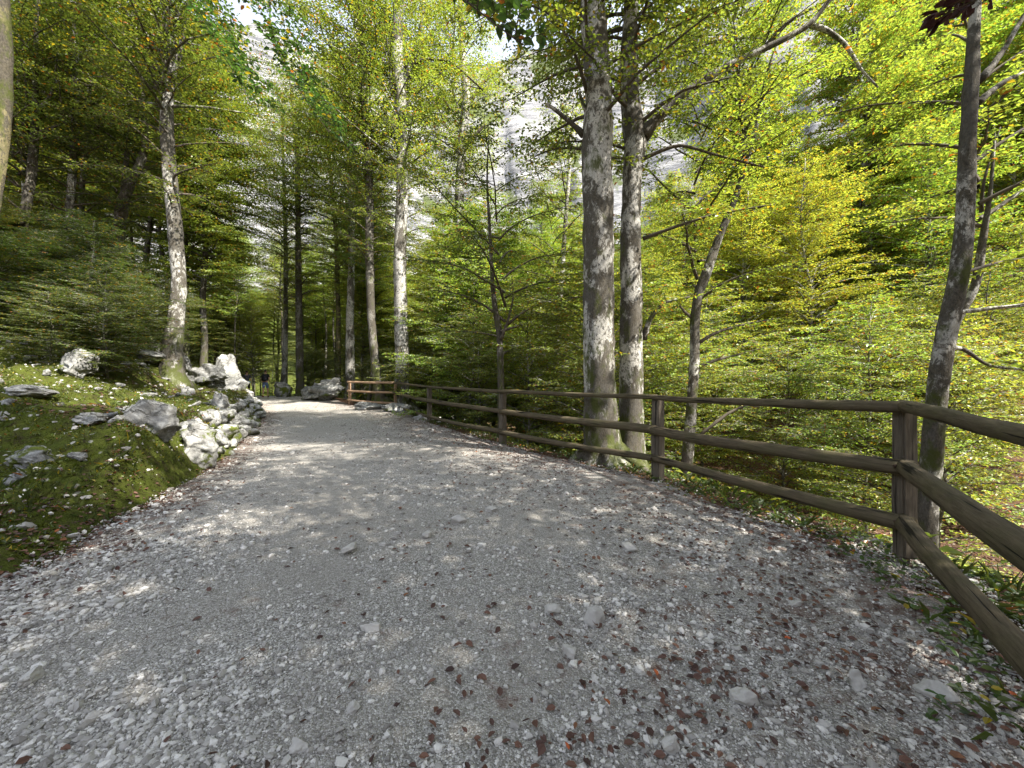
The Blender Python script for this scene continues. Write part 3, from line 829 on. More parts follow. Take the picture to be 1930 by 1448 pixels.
# beyond the fence, right: bright yellow green
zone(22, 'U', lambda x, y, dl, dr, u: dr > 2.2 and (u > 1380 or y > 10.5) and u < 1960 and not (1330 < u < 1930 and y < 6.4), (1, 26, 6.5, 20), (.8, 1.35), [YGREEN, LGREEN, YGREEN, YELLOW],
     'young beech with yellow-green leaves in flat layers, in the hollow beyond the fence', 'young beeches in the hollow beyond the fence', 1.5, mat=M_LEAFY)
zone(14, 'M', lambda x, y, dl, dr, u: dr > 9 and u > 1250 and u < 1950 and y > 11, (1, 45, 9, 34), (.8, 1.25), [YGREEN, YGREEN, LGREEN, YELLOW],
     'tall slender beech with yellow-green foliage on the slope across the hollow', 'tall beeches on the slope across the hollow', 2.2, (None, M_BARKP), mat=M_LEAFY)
# middle
zone(16, 'U', lambda x, y, dl, dr, u: dr > 1.8 and 760 < u < 1090 and y > 10, (-8, 4, 10, 24), (.7, 1.15), [LGREEN, YGREEN],  # leaves coloured lighter to make up for the shading behind the fence
     'young green beech behind the long run of fence, left of the big trunks', 'young beeches behind the long run of fence', 1.3)
zone(20, 'M', lambda x, y, dl, dr, u: dr > 3.5 and 700 < u < 1250 and y > 17, (-14, 16, 17, 44), (.62, .95), [GREEN, LGREEN, LGREEN],
     'slender beech in the middle distance with the white cliff showing between its leaves', 'slender beeches in front of the white cliff', 2.0, (M_BARKD, M_BARKP, None))
# far end of the path
zone(14, 'T', lambda x, y, dl, dr, u: (dr > 1.0 or dl > 1.5) and 380 < u < 740 and y > 27, (-42, -8, 27, 60), (.5, .8), [LGREEN, YGREEN, LGREEN, YGREEN],  # leaf colours brightened in place of sunlight that the canopy blocks here
     'slender beech with leaves coloured brighter as if sunlit, where the path disappears', 'beeches where the path disappears', 1.8, (M_BARKD, M_BARKD, M_BARKP))
zone(12, 'U', lambda x, y, dl, dr, u: (dr > .8 or dl > 1.2) and 430 < u < 760 and y > 22, (-30, -6, 22, 38), (.6, .95), [GREEN, LGREEN],
     'low leafy beech sapling beside the far end of the path', 'saplings beside the far end of the path', 1.2)
# left bank
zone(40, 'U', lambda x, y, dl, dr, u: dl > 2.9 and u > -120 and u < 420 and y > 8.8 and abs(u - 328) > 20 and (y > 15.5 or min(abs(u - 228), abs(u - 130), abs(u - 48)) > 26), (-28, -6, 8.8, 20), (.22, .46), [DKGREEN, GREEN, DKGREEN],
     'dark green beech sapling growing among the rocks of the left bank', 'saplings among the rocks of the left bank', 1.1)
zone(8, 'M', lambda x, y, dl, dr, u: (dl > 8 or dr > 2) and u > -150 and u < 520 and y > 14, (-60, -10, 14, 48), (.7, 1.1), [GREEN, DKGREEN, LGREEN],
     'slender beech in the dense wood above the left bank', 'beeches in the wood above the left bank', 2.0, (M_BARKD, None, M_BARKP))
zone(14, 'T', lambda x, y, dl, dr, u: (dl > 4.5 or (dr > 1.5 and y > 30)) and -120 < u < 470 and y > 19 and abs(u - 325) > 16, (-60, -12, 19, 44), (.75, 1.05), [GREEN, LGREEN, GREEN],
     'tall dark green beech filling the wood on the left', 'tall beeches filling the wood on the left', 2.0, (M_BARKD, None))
zone(14, 'T', lambda x, y, dl, dr, u: (dr > 2.0 or dl > 2) and 430 < u < 1080 and y > 24, (-40, 8, 24, 52), (.7, 1.0), [YGREEN, LGREEN, LGREEN],  # lighter leaf colours stand in for sun on the farther crowns
     'tall green beech standing before the cliff in the middle of the picture', 'tall beeches before the cliff', 3.0, (M_BARKD, M_BARKP))
zone(8, 'T', lambda x, y, dl, dr, u: dr > 14 and 1230 < u < 1930 and y > 15, (5, 45, 15, 36), (.7, .95), [YGREEN, YELLOW, LGREEN],
     'tall beech with golden green crown rising at the right', 'tall golden green beeches at the right', 3.0, (None, M_BARKP), mat=M_LEAFY)
zone(16, 'N', lambda x, y, dl, dr, u: (dr > 1.0 or dl > 1.2) and 400 < u < 720 and y > 21 and not 455 < u < 520, (-30, -6, 21, 44), (.7, 1.05), [LGREEN, GREEN, YGREEN],
     'slim bare', 'slim straight beeches past the path end', 1.2, (M_BARKD, M_BARKD, M_BARK))
zone(12, 'N', lambda x, y, dl, dr, u: dl > 3 and -20 < u < 420 and y > 14 and min(abs(u - a) for a in (52, 130, 228, 328)) > 12, (-34, -8, 14, 28), (.7, 1.0), [LGREEN, GREEN],
     'slim bare', 'slim straight beeches on the upper left bank', 1.2, (M_BARKD, M_BARKD, M_BARK))
# hillside up to the cliff
zone(52, 'F', lambda x, y, dl, dr, u: dr > 25 and u > 560 and u < 1950 and y > 34, (-50, 120, 34, 95), (.75, 1.2), [LGREEN, YGREEN, YGREEN, GREEN, YELLOW],
     'tree on the wooded hillside below the white cliff', 'trees on the hillside below the cliff', 4.0, (None, M_BARKP), mat=M_LEAFY)
zone(10, 'F', lambda x, y, dl, dr, u: (dl > 22 or dr > 10) and u > -100 and u < 620 and y > 48, (-150, -20, 34, 110), (.7, 1.1), [GREEN, LGREEN],
     'tree in the far wood up the left slope', 'trees in the far wood up the left slope', 4.0, (None, M_BARKD))
# unseen trees beside and behind the photographer, added to shade and dapple the path
for k, (x_, y_, s_) in enumerate([(6.8, -2.9, 1.05), (4.4, -5.4, 1.1), (8.5, -7.0, 1.1)]):
    plant_tree('M', k, (x_, y_), s_, k * 1.3, GREEN, ('nearest', 'second', 'third', 'fourth')[k] + ' unseen tall beech on the slope to the right of the photographer', 'beeches to the right of the photographer', rg)
for k, (x_, y_, s_) in enumerate([(3.3, -2.4, .9), (4.9, 1.1, .8), (7.6, .2, .95)]):
    plant_tree('T' if k == 0 else 'N', k, (x_, y_), s_, k * 1.3, GREEN, ('very tall unseen beech added for shade, behind the photographer to the right', 'unseen slim high-crowned beech added outside the near fence for dappled light', 'unseen slim high-crowned beech added farther down the slope for dappled light')[k], 'very tall beeches behind the photographer', rg)
for k, (x_, y_, s_) in enumerate([(-16.4, 20.6, .9), (-20.3, 23.8, .95), (-10.6, 28.5, .8)]):
    plant_tree('T', k, (x_, y_), s_, k * 1.1, LGREEN, 'tall beech', 'tall beeches before the cliff', rg, M_BARKD)
for k, (x_, y_, s_) in enumerate([(22.5, 24, 1.2), (27.5, 25.5, 1.25), (33, 26.5, 1.3), (17, 27, 1.05), (30, 20.5, 1.0)]):
    plant_tree('T', k + 1, (x_, y_), s_, k * 1.1, YGREEN, 'tall beech', 'tall golden green beeches at the right', rg, None, mat=M_LEAFY)
for k, (x_, y_, s_) in enumerate([(2.2, 19.5, .8), (-3.9, 22, .85), (-.7, 18.5, .9)]):
    plant_tree('M', k + 1, (x_, y_), s_, k * 1.1, LGREEN, 'slender beech', 'slender beeches in front of the white cliff', rg, M_BARKP)
bpy.context.view_layer.update()

# ------------------------------------------------------------------ fence
def bevel_box(bm, c, sx, sy, sz, rz=0, bev=.008):
    pre = set(bm.verts)
    r = bmesh.ops.create_cube(bm, size=1)
    bmesh.ops.scale(bm, vec=(sx, sy, sz), verts=r['verts'])
    es = list({e for v in r['verts'] for e in v.link_edges})
    q = bmesh.ops.bevel(bm, geom=es, offset=bev, segments=2, affect='EDGES')
    vs = [v for v in bm.verts if v not in pre]
    bmesh.ops.rotate(bm, verts=vs, cent=(0, 0, 0), matrix=Matrix.Rotation(rz, 3, 'Z'))
    bmesh.ops.translate(bm, verts=vs, vec=c)

def bm_obj(name, bm, mat, parent=None, smooth=True):
    m = bpy.data.meshes.new(name); bm.to_mesh(m); bm.free()
    if smooth: m.polygons.foreach_set('use_smooth', [True] * len(m.polygons))
    m.materials.append(mat)
    o = bpy.data.objects.new(name, m); COL.objects.link(o); o.parent = parent
    return o

fence = empty('rail_fence', (2.9, 2.8, .1), label='rustic three-rail wooden fence along the right edge of the gravel path', cat='fence')
FO = Vector((2.9, 2.8, .1))
#       x     y     base  top   mid   low
PST = [(1.18, .42, .05, 1.20, .80, .42), (2.85, 2.8, .02, 1.288, .845, .44), (2.06, 5.6, .05, 1.30, .822, .414), (-.28, 8.9, .12, 1.376, .923, .457),
       (-2.86, 13, .25, 1.525, 1.06, .54), (-5.61, 18.3, .5, 1.755, 1.30, .66), (-8.4, 19.8, .58, 1.836, 1.386, .923)]
frng = np.random.RandomState(7)
for k, (fx, fy, fb, ft, fm, fl) in enumerate(PST):
    # outward (away from the path) direction
    a = np.array(PST[max(0, k - 1)][:2]); b = np.array(PST[min(len(PST) - 1, k + 1)][:2]); d = (b - a) / np.linalg.norm(b - a)
    out = np.array([d[1], -d[0]])
    c = np.array([fx, fy]) + out * .08
    if k == 1: c = np.array([fx, fy]) * 1.028
    wd = (.14, .115, .15, .15, .15, .12, .12)[k]
    bm = bmesh.new()
    hi = ft - .035
    lo_ = .16 if k == 1 else fb - .1
    bevel_box(bm, (c[0] - FO[0], c[1] - FO[1], (hi + lo_) / 2 - FO[2]), wd, wd * .85, hi - lo_, math.atan2(d[1], d[0]) + frng.uniform(-.12, .12), .012)
    bmesh.ops.subdivide_edges(bm, edges=[e for e in bm.edges if abs((e.verts[0].co - e.verts[1].co).z) > .4], cuts=10, use_grid_fill=True)
    for v in bm.verts:
        n_ = mnoise.noise_vector(Vector((v.co.x * 4 + k, v.co.y * 4, v.co.z * 2.2))) * .012; v.co.x += n_.x; v.co.y += n_.y
    po = bm_obj('post', bm, M_POST if k < 5 else M_RAILN, fence, False)
    if 1 <= k <= 4:
        vd = -np.array([c[0], c[1]]) / np.linalg.norm(c); f0 = c - out * (wd * .5 + .10)
        for zi in (fm, fl):
            tn = Tubes(); p0 = np.array([*(np.array([fx, fy]) - out * .055), zi + .004]) - np.array(FO); tn.add([p0, p0 - np.array([*out, 0]) * .012], [.013, .012], 8)
            tn.build('bolt', plain('rusty iron', (0.05, 0.03, 0.02), .6, 60, .4), po)
    if k == 1:
        t2 = Tubes(); t2.add([(c[0] - FO[0], c[1] - FO[1], -.2), (c[0] - FO[0] - .01, c[1] - FO[1], .09)], [.04, .036], 10)
        ft_ = t2.build('foot', M_POST, po)
for k in range(len(PST) - 1):
    A_, B_ = PST[k], PST[k + 1]
    for q, (zi, r_) in enumerate(((3, .040), (4, .062), (5, .054))):
        if k == 5: r_ = .055
        p, e = np.array([A_[0], A_[1], A_[zi]]), np.array([B_[0], B_[1], B_[zi]])
        if k == 4 and q == 2: e[2] = .70
        if k == 5 and q == 2: p[2] = .79
        L_ = np.linalg.norm(e - p); d = (e - p) / L_
        p = p - d * .05; e = e + d * .05
        n = max(8, int(L_ / .18)); t = np.linspace(0, 1, n)[:, None]
        pts = p * (1 - t) + e * t
        pts[:, 2] -= .02 * np.sin(np.pi * t[:, 0]) * frng.uniform(-.3, 1.6)
        pts += np.stack([fbm(t[:, 0] * 2.4 + 9 * k, t[:, 0] * 0 + q, 2, 70 + j) for j in range(3)], 1) * .016
        rr = r_ * (1 + .10 * (1 - 2 * t[:, 0]) * (1 if (k + q) % 2 else -1))
        # mesh in the rail's own axis so that the grain runs along it
        mid = (p + e) / 2
        rot = Vector(d).to_track_quat('X', 'Z').to_matrix()
        ri = np.array(rot.inverted())
        tb = Tubes(); tb.add((pts - mid) @ ri.T, rr, 14, .07, k * 3 + q)
        o = tb.build('rail', M_RAIL if k < 5 else M_RAILN, fence)
        o.location = Vector(mid) - FO; o.rotation_euler = rot.to_euler()

# ------------------------------------------------------------------ rocks
def rock_mesh(name, seed, sub=4, facets=12, rough=.12, dims=(1, 1, 1)):
    rng = np.random.RandomState(seed)
    bm = bmesh.new(); bmesh.ops.create_icosphere(bm, subdivisions=sub, radius=1)
    pl = [(Vector(rng.normal(0, 1, 3)).normalized(), rng.uniform(.52, .86)) for _ in range(facets)]
    off = Vector(rng.uniform(-50, 50, 3))
    for v in bm.verts:
        c = v.co.copy()
        for n_, d_ in pl:
            t = c.dot(n_) - d_
            if t > 0: c -= n_ * t * .93
        dirn = v.co.normalized()
        c += dirn * rough * (mnoise.fractal(v.co * 1.6 + off, .9, 2.0, 5) + .5 * abs(mnoise.noise(v.co * 5 + off)) - .2)
        # ledges
        c += dirn * rough * .35 * math.sin((c.z * 9 + c.x * 3 + mnoise.noise(v.co * 2 + off) * 3))
        v.co = Vector((c.x * dims[0], c.y * dims[1], c.z * dims[2]))
    m = bpy.data.meshes.new(name); bm.to_mesh(m); bm.free()
    m.polygons.foreach_set('use_smooth', [True] * len(m.polygons))
    return m

def boulder(u, v, Yd, w, h, seed, label, mat=M_ROCK, depth=1.0, rz=0, tilt=0, name='boulder', group=None, rough=.14):
    p = P(u, v, Yd); hw, hh = w / 2 / F * Yd * ctheta(u), h / 2 / F * Yd
    m = rock_mesh(name, seed, 5 if w > 60 else 4, 14, rough, (hw * 1.12, hw * depth, hh * 1.12))
    m.materials.append(mat)
    o = bpy.data.objects.new(name, m); COL.objects.link(o)
    tz = float(terrain(np.array([p[0]]), np.array([p[1]]))[0])
    if name == 'stone': p[2] += .03 + .25 * hh
    if name == 'boulder': p[2] = min(max(p[2], tz + .25 * hh), tz + .85 * hh)
    o.location = p; o.rotation_euler = (0, tilt, rz)
    return tag(o, label, 'rock', group)

boulder(430, 712, 17.0, 66, 100, 1, 'tall pale boulder standing at the far left bend of the path, beside the hikers', depth=.9, tilt=.12, rough=.09)
boulder(383, 712, 14.2, 88, 62, 2, 'cracked grey boulder leaning left of the tall standing boulder', depth=.9, tilt=.35, rough=.2)
boulder(343, 682, 14.8, 48, 36, 3, 'small slanted boulder above the cracked grey boulder', depth=.8, tilt=.4)
boulder(440, 752, 15.4, 60, 44, 4, 'low sloping grey rock at the foot of the tall standing boulder', depth=1.2, tilt=.5)
boulder(290, 832, 5.35, 112, 84, 5, 'large rounded white boulder at the front corner of the mossy bank', depth=.85, rz=.5)
boulder(372, 842, 6.15, 92, 96, 6, 'grey boulder with mossy foot beside the path, right of the large white one', M_ROCKM, .9, rz=1.2)
boulder(265, 800, 6.3, 90, 36, 7, 'flat grey slab resting behind the large white boulder', depth=1.2)
boulder(148, 690, 9.0, 84, 56, 8, 'pale rock with moss cap on top of the mossy mound', M_ROCK, .9, tilt=.2)
boulder(118, 655, 10.0, 60, 34, 9, 'mossy square rock behind the moss-capped pale rock', M_ROCKM, 1, tilt=-.1)
boulder(617, 738, 23.0, 84, 46, 10, 'big streaked grey and white boulder beyond the far end of the fence', depth=.9, tilt=-.25, rough=.2)
boulder(578, 742, 23.4, 30, 30, 11, 'small pale boulder just left of the big streaked one', depth=.9)
boulder(534, 736, 25.6, 46, 34, 12, 'dark grey boulder under bare twigs, right of the hiker with the backpack', M_ROCKM, .9)
boulder(700, 768, 17.6, 70, 20, 13, 'low grey rock in the path edge under the far fence corner', depth=.7)
boulder(748, 782, 16.4, 70, 24, 14, 'low broken rock at the path edge, right of the leaning dark trunk', depth=.7)
boulder(800, 806, 13.6, 50, 16, 15, 'small flat rock at the foot of the fourth fence post from the right', M_ROCKM, .8)
boulder(200, 575, 13.5, 70, 60, 16, 'sunlit white outcrop on the upper bank, left of the big bank trunk', depth=.8, tilt=.3, rough=.22)
boulder(300, 588, 12.6, 60, 44, 17, 'sunlit white rock at the foot of the big bank trunk', depth=.8, tilt=-.2, rough=.22)
boulder(285, 612, 12.2, 70, 34, 18, 'pale rock just below the sunlit white rock on the bank', depth=.8, rough=.2)
boulder(250, 560, 14.5, 110, 60, 19, 'grey outcrop between the two sunlit white rocks of the upper bank', M_ROCK, .8, rough=.25)
boulder(120, 540, 15.5, 110, 50, 20, 'dark mossy outcrop on the upper left bank', M_ROCKM, .8, rough=.22)
boulder(45, 565, 13.5, 90, 46, 21, 'grey rock at the left edge of the upper bank', M_ROCK, .8, rough=.22)
boulder(60, 800, 5.6, 100, 26, 24, 'long flat stone half sunk in moss near the left edge', M_ROCK, 1.1)
boulder(175, 905, 4.9, 70, 22, 25, 'thin slab of grey rock low on the near bank', M_ROCK, 1.1, tilt=.1)
boulder(60, 938, 4.2, 130, 44, 26, 'mossy ledge of rock at the left edge above the path', M_ROCKM, .8)
boulder(415, 790, 9.2, 50, 50, 27, 'upright pale stone in the bank wall above the path bend', M_ROCK, .9)
boulder(352, 752, 10.5, 40, 40, 28, 'stacked pale stone on the moss behind the bank wall', M_ROCK, .9)
boulder(270, 770, 10.0, 60, 24, 29, 'white flat stone lying in the grass of the mossy bank', M_ROCK, .9)
# loose stones in the path
for k, (u, v, w, h, lb) in enumerate([(1402, 1330, 56, 42, 'white stone lying in the gravel at the lower right'), (1614, 1298, 54, 46, 'pale pointed stone in the gravel, left of the widest one'),
        (1762, 1322, 92, 52, 'widest grey stone in the gravel near the lower right corner'), (1122, 1180, 40, 54, 'long pale stone set flush in the gravel right of the sun patch'),
        (1040, 1160, 40, 24, 'white stone at the right rim of the round sun patch'), (1075, 1240, 34, 28, 'pale stone below the round sun patch'),
        (700, 1195, 44, 26, 'flat light stone half buried left of the sun patch'), (212, 1150, 44, 22, 'white flat stone in the gravel at the left'),
        (55, 1290, 62, 34, 'pale stone in the gravel by the lower left edge'), (665, 1350, 36, 26, 'round grey stone in the gravel low in the middle'),
        (862, 985, 36, 18, 'light stone in the path above the sun patches'), (806, 1012, 26, 14, 'small bright stone in the middle of the path'),
        (1185, 1038, 36, 16, 'pale flat stone near the right sun streak'), (1500, 1148, 36, 14, 'light stone among fallen leaves on the right'),
        (925, 965, 30, 14, 'small pale stone on the far side of the sun patches'), (560, 1425, 50, 30, 'grey stone at the bottom edge left of the middle'),
        (1265, 1420, 40, 36, 'pale stone at the bottom edge right of the middle'), (660, 1040, 38, 16, 'sun-touched stone with brown leaf left of the sun patches')]):
    Yd = F * (CAM_Z - zpath(F * 1.3 / (v - CY))) / (v - CY)
    boulder(u, v + h * .12, Yd, w, h * .95, 60 + k, lb, M_STONE, .8, rz=k, name='stone', rough=.10)

RM = [rock_mesh('stone', 300 + k, 3, 10, .13, (1, .8, .62)) for k in range(8)]
for m in RM: m.materials.append(M_ROCK)
srng = np.random.RandomState(11)
def lay_stone(x_, y_, z_, s, name, label, group, mat=None, cat='stone'):
    o = bpy.data.objects.new(name, RM[srng.randint(8)]); COL.objects.link(o)
    o.location = (x_, y_, z_); o.scale = (s * srng.uniform(.8, 1.3), s * srng.uniform(.8, 1.2), s * srng.uniform(.7, 1.1))
    o.rotation_euler = (srng.normal(0, .25), srng.normal(0, .25), srng.uniform(0, 6.28))
    if mat: set_mat(o, mat)
    return tag(o, label, cat, group)
# stones that line the foot of the bank (two to three courses)
LW = walk(LEFT, 6.3, 24, 400, 1.0)
dL = np.r_[0, np.linalg.norm(np.diff(LW, axis=0), axis=1).cumsum()]
sp = 0
while sp < dL[-1]:
    s = srng.uniform(.2, .36); i_ = np.searchsorted(dL, sp); i_ = min(i_, 399)
    b = LW[i_]; 
    for crs in range(3):
        o_ = .10 + crs * .16 + srng.uniform(-.05, .05)
        # outward = left of direction
        j_ = min(i_ + 1, 399); dd = LW[j_] - LW[max(0, j_ - 3)]; dd /= np.linalg.norm(dd) + 1e-9
        c = b + np.array([-dd[1], dd[0]]) * o_
        mossy = srng.rand() < (.62, .4, .2)[crs]
        lay_stone(c[0], c[1], float(zpath(c[1])) + .10 + crs * .27 + srng.uniform(-.05, .05), s * srng.uniform(.75, 1.1), 'wall_stone',
                  'mossy green stone in the rough wall along the left edge of the path' if mossy else 'bare grey stone in the rough wall along the left edge of the path',
                  'stones in the rough wall left of the path', M_ROCKM if mossy else None)
    sp += s * 1.55
# pale stones strewn on the bank
n_ = 0
while n_ < 170:
    yy = 3.2 + 14 * srng.rand() ** 1.5; xx = -srng.uniform(3, 14) - yy * .4
    d_ = -float(sdist(LEFT, np.array([xx]), np.array([yy]))[0])
    u_ = CX + F * xx / yy
    if d_ < .25 or d_ > 6 or u_ < -60: continue
    s = srng.uniform(.03, .10) * (1 + yy * .05)
    zz = float(terrain(np.array([xx]), np.array([yy]))[0])
    lay_stone(xx, yy, zz + s * .1, s, 'stone', 'pale limestone lump scattered on the mossy left bank', 'pale stones scattered on the mossy bank')
    n_ += 1

# ------------------------------------------------------------------ gravel, fallen leaves, ground cover (uncountable)
grg = np.random.RandomState(3)
def screen_pts(n, v0, v1, p, u0=-150, u1=2080):
    v = v0 + (v1 - v0) * grg.rand(n) ** p; u = grg.uniform(u0, u1, n)
    y = F * 1.3 / (v - CY)
    for _ in range(3): y = F * (CAM_Z - zpath(y)) / (v - CY)
    return (u - CX) / F * y, y
ico = bmesh.new(); bmesh.ops.create_icosphere(ico, subdivisions=1, radius=1)
IV = np.array([v.co[:] for v in ico.verts]); ico.verts.ensure_lookup_table(); IF = np.array([[v.index for v in f.verts] for f in ico.faces]); ico.free()
def pebbles(name, x, y, s, zf, mat, sink=.25):
    n = len(x)
    T_ = IV[None] * (1 + grg.uniform(-.40, .34, (n, 12, 1)))
    T_ = T_ * np.stack([grg.uniform(.7, 1.3, n), grg.uniform(.6, 1.0, n), grg.uniform(.5, .9, n)], 1)[:, None, :]
    a = grg.uniform(0, 6.28, n); ca, sa = np.cos(a)[:, None], np.sin(a)[:, None]
    X_ = T_[..., 0] * ca - T_[..., 1] * sa; Y_ = T_[..., 0] * sa + T_[..., 1] * ca
    V = np.stack([X_, Y_, T_[..., 2]], -1) * s[:, None, None]
    V += np.stack([x, y, zf + s * sink], 1)[:, None, :]
    Fc = (IF[None] + (np.arange(n) * 12)[:, None, None]).reshape(-1, 3)
    return link_mesh(name, V.reshape(-1, 3), Fc, mat)
x_, y_ = screen_pts(230000, 1560, 765, 1.0)
dl_ = -sdist(LEFT, x_, y_); dr_ = sdist(RIGHT, x_, y_)
clump = fbm(x_ * 1.3, y_ * 1.3, 3, 50)
edge = np.clip(1 + np.maximum(dl_, -0.9) , 0, 1)
fr = -dl_ / (1e-6 - dl_ - dr_)
track = 1 - .55 * np.exp(-((fr - .30) / .09) ** 2) - .35 * np.exp(-((fr - .62) / .08) ** 2)
keep = (dl_ < .25) & (dr_ < .35) & (grg.rand(len(x_)) < track) & (grg.rand(len(x_)) < .55 + .9 * clump + .25 * (dl_ > -1))
x_, y_, clump, dl_ = x_[keep], y_[keep], clump[keep], dl_[keep]
sz = np.exp(grg.normal(math.log(.0045), .58, len(x_))) * (1 + .10 * np.maximum(0, y_ - 1.5)) * (1 + .8 * np.clip(clump, 0, 1))
sz *= np.where(dl_ > -1.0, 1.12, 1)
sz = np.clip(sz, .003, .018 + .004 * y_)
g = pebbles('gravel', x_, y_, sz, path_z(x_, y_), M_PEB, .15)
tag(g, 'loose crushed pale limestone chips covering the path', 'gravel', kind='stuff')

def litter(name, x, y, z, smin, smax, mat, label):
    n = len(x)
    a = grg.uniform(0, 6.28, n); e = grg.normal(0, .25, n)
    D = np.stack([np.cos(a) * np.cos(e), np.sin(a) * np.cos(e), np.sin(e)], 1)
    N = np.stack([grg.normal(0, .35, n), grg.normal(0, .35, n), np.ones(n)], 1)
    N -= D * (N * D).sum(1)[:, None]; N /= np.linalg.norm(N, axis=1)[:, None]
    s = grg.uniform(smin, smax, n)
    V, Fc = leaf_arrays(np.stack([x, y, z + .008 + grg.rand(n) * .012], 1), D, N, s, .62, True)
    o = link_mesh(name, V, Fc, mat)
    return tag(o, label, 'fallen leaves', kind='stuff')
x_ = grg.uniform(-14, 3.2, 150000); y_ = .5 + 20 * grg.rand(150000) ** 1.25
dl_ = -sdist(LEFT, x_, y_); dr_ = sdist(RIGHT, x_, y_)
pr = .045 + .55 * sstep(-3.2, -.3, dr_) * (1 - .5 * sstep(10, 16, y_)) + .6 * sstep(-.9, -.1, dl_)
pr *= np.clip(.75 + 1.3 * fbm(x_ * 1.6, y_ * 1.6, 3, 51), .1, 2)
keep = (dl_ < .1) & (dr_ < .2) & (grg.rand(len(x_)) < pr)
x_, y_ = x_[keep], y_[keep]
litter('fallen_leaves', x_, y_, path_z(x_, y_), .02, .05, M_LIT, 'dry brown beech leaves fallen on the gravel path')
xs = grg.uniform(-16, -2.5, 110000); ys = grg.uniform(1.5, 16, 110000); d_ = -sdist(LEFT, xs, ys)
k = (d_ > -.1) & (d_ < 6) & (fbm(xs * .7, ys * .7, 3, 52) + .12 * (d_ < .8) > .0 + .3 * grg.rand(110000))
litter('leaf_litter', xs[k], ys[k], terrain(xs[k], ys[k]), .03, .06, M_LIT, 'brown leaf litter lying between the stones of the left bank')
xs = grg.uniform(-2, 26, 90000); ys = grg.uniform(.5, 30, 90000); d_ = sdist(RIGHT, xs, ys)
k = (d_ > .1) & (d_ < 14) & (fbm(xs * .5, ys * .5, 3, 53) > -.1)
M_LIT2 = litter_mat('dead leaf in the hollow')
litter('leaf_litter', xs[k], ys[k], terrain(xs[k], ys[k]), .05, .12, M_LIT2, 'orange brown leaf litter on the slope beyond the fence')

# ground cover: blades and small leaves
def cover(name, x, y, z, hmin, hmax, wid, lean, color, label, hexa=False, autumn=None):
    n = len(x)
    a = grg.uniform(0, 6.28, n); e = np.clip(grg.normal(lean, .3, n), -.2, 1.5)
    D = np.stack([np.cos(a) * np.cos(e), np.sin(a) * np.cos(e), np.sin(e)], 1)
    N = np.stack([-np.cos(a) * np.sin(e), -np.sin(a) * np.sin(e), np.cos(e)], 1) + grg.normal(0, .25, (n, 3))
    N -= D * (N * D).sum(1)[:, None]; N /= np.linalg.norm(N, axis=1)[:, None]
    V, Fc = leaf_arrays(np.stack([x, y, z], 1), D, N, grg.uniform(hmin, hmax, n), wid, hexa)
    o = link_mesh(name, V, Fc, M_LEAF); o.color = color
    return tag(o, label, 'ground cover', kind='stuff')
xs = grg.uniform(-16, -2.6, 11000); ys = .8 + 13 * grg.rand(11000) ** 1.4; d_ = -sdist(LEFT, xs, ys)
k = (d_ > 0) & (d_ < 5) & (fbm(xs * 1.4, ys * 1.4, 3, 66) + .4 * (d_ < .6) > .08)
g = pebbles('stone_chips', xs[k], ys[k], np.clip(np.exp(grg.normal(math.log(.014), .6, k.sum())), .006, .06), terrain(xs[k], ys[k]), M_PEB, .3)
tag(g, 'small pale limestone chips strewn over the moss of the left bank', 'gravel', kind='stuff')
# moss pile on the bank
xs = grg.uniform(-17, -2.8, 330000); ys = 1.2 + 15 * grg.rand(330000) ** 1.5; d_ = -sdist(LEFT, xs, ys)
k = (d_ > -.05) & (d_ < 7) & (fbm(xs * .7, ys * .7, 3, 52) < .16) & (xs > -1.45 * ys - .5)
cover('moss', xs[k], ys[k], terrain(xs[k], ys[k]) - .004, .014, .05, .42, .75, (0.105, 0.135, 0.018, 1), 'short yellow-green moss pile covering the left bank')
xs = grg.uniform(-17, -2.8, 70000); ys = 1.5 + 15 * grg.rand(70000) ** 1.3; d_ = -sdist(LEFT, xs, ys)
k = (d_ > .02) & (d_ < 7) & (fbm(xs * 1.1, ys * 1.1, 3, 55) > .22)
cover('grass', xs[k], ys[k], terrain(xs[k], ys[k]), .06, .17, .045, .85, (0.09, 0.115, 0.03, 1), 'thin grass tufts on the left bank')
# verge under the fence
xs = grg.uniform(-7, 3.8, 90000); ys = 0.2 + 18 * grg.rand(90000) ** 1.5; d_ = sdist(RIGHT, xs, ys)
w_ = fbm(xs * 1.5, ys * 1.5, 3, 56)
k = (d_ > -.28 + .25 * w_ + .2 * sstep(4, 8, ys)) & (d_ < 1.2) & (w_ > -.25)
cover('verge_weeds', xs[k], ys[k], np.where(d_[k] < 0, path_z(xs[k], ys[k]), terrain(xs[k], ys[k])) + grg.rand(k.sum()) * .07, .025, .06, .55, .25, (0.075, 0.12, 0.03, 1), 'low dark green weeds along the foot of the fence', True)
xs = grg.uniform(-7, 3.8, 26000); ys = 0.2 + 18 * grg.rand(26000) ** 1.5; d_ = sdist(RIGHT, xs, ys)
k = (d_ > -.12) & (d_ < 1.3) & (fbm(xs * 1.5, ys * 1.5, 3, 57) > -.05)
cover('grass', xs[k], ys[k], terrain(xs[k], ys[k]),   .07, .20, .05, .75, (0.10, 0.14, 0.035, 1), 'grass blades growing among the weeds under the fence')
# low leafy layer in the hollow
xs = grg.uniform(-6, 30, 60000); ys = grg.uniform(3, 30, 60000); d_ = sdist(RIGHT, xs, ys)
k = (d_ > 1.0) & (d_ < 16) & (fbm(xs * .6, ys * .6, 3, 58) > .05)
cover('undergrowth', xs[k], ys[k], terrain(xs[k], ys[k]) + grg.rand(k.sum()) * .35, .07, .16, .5, .2, (0.22, 0.28, 0.04, 1), 'bright low undergrowth in the hollow beyond the fence')

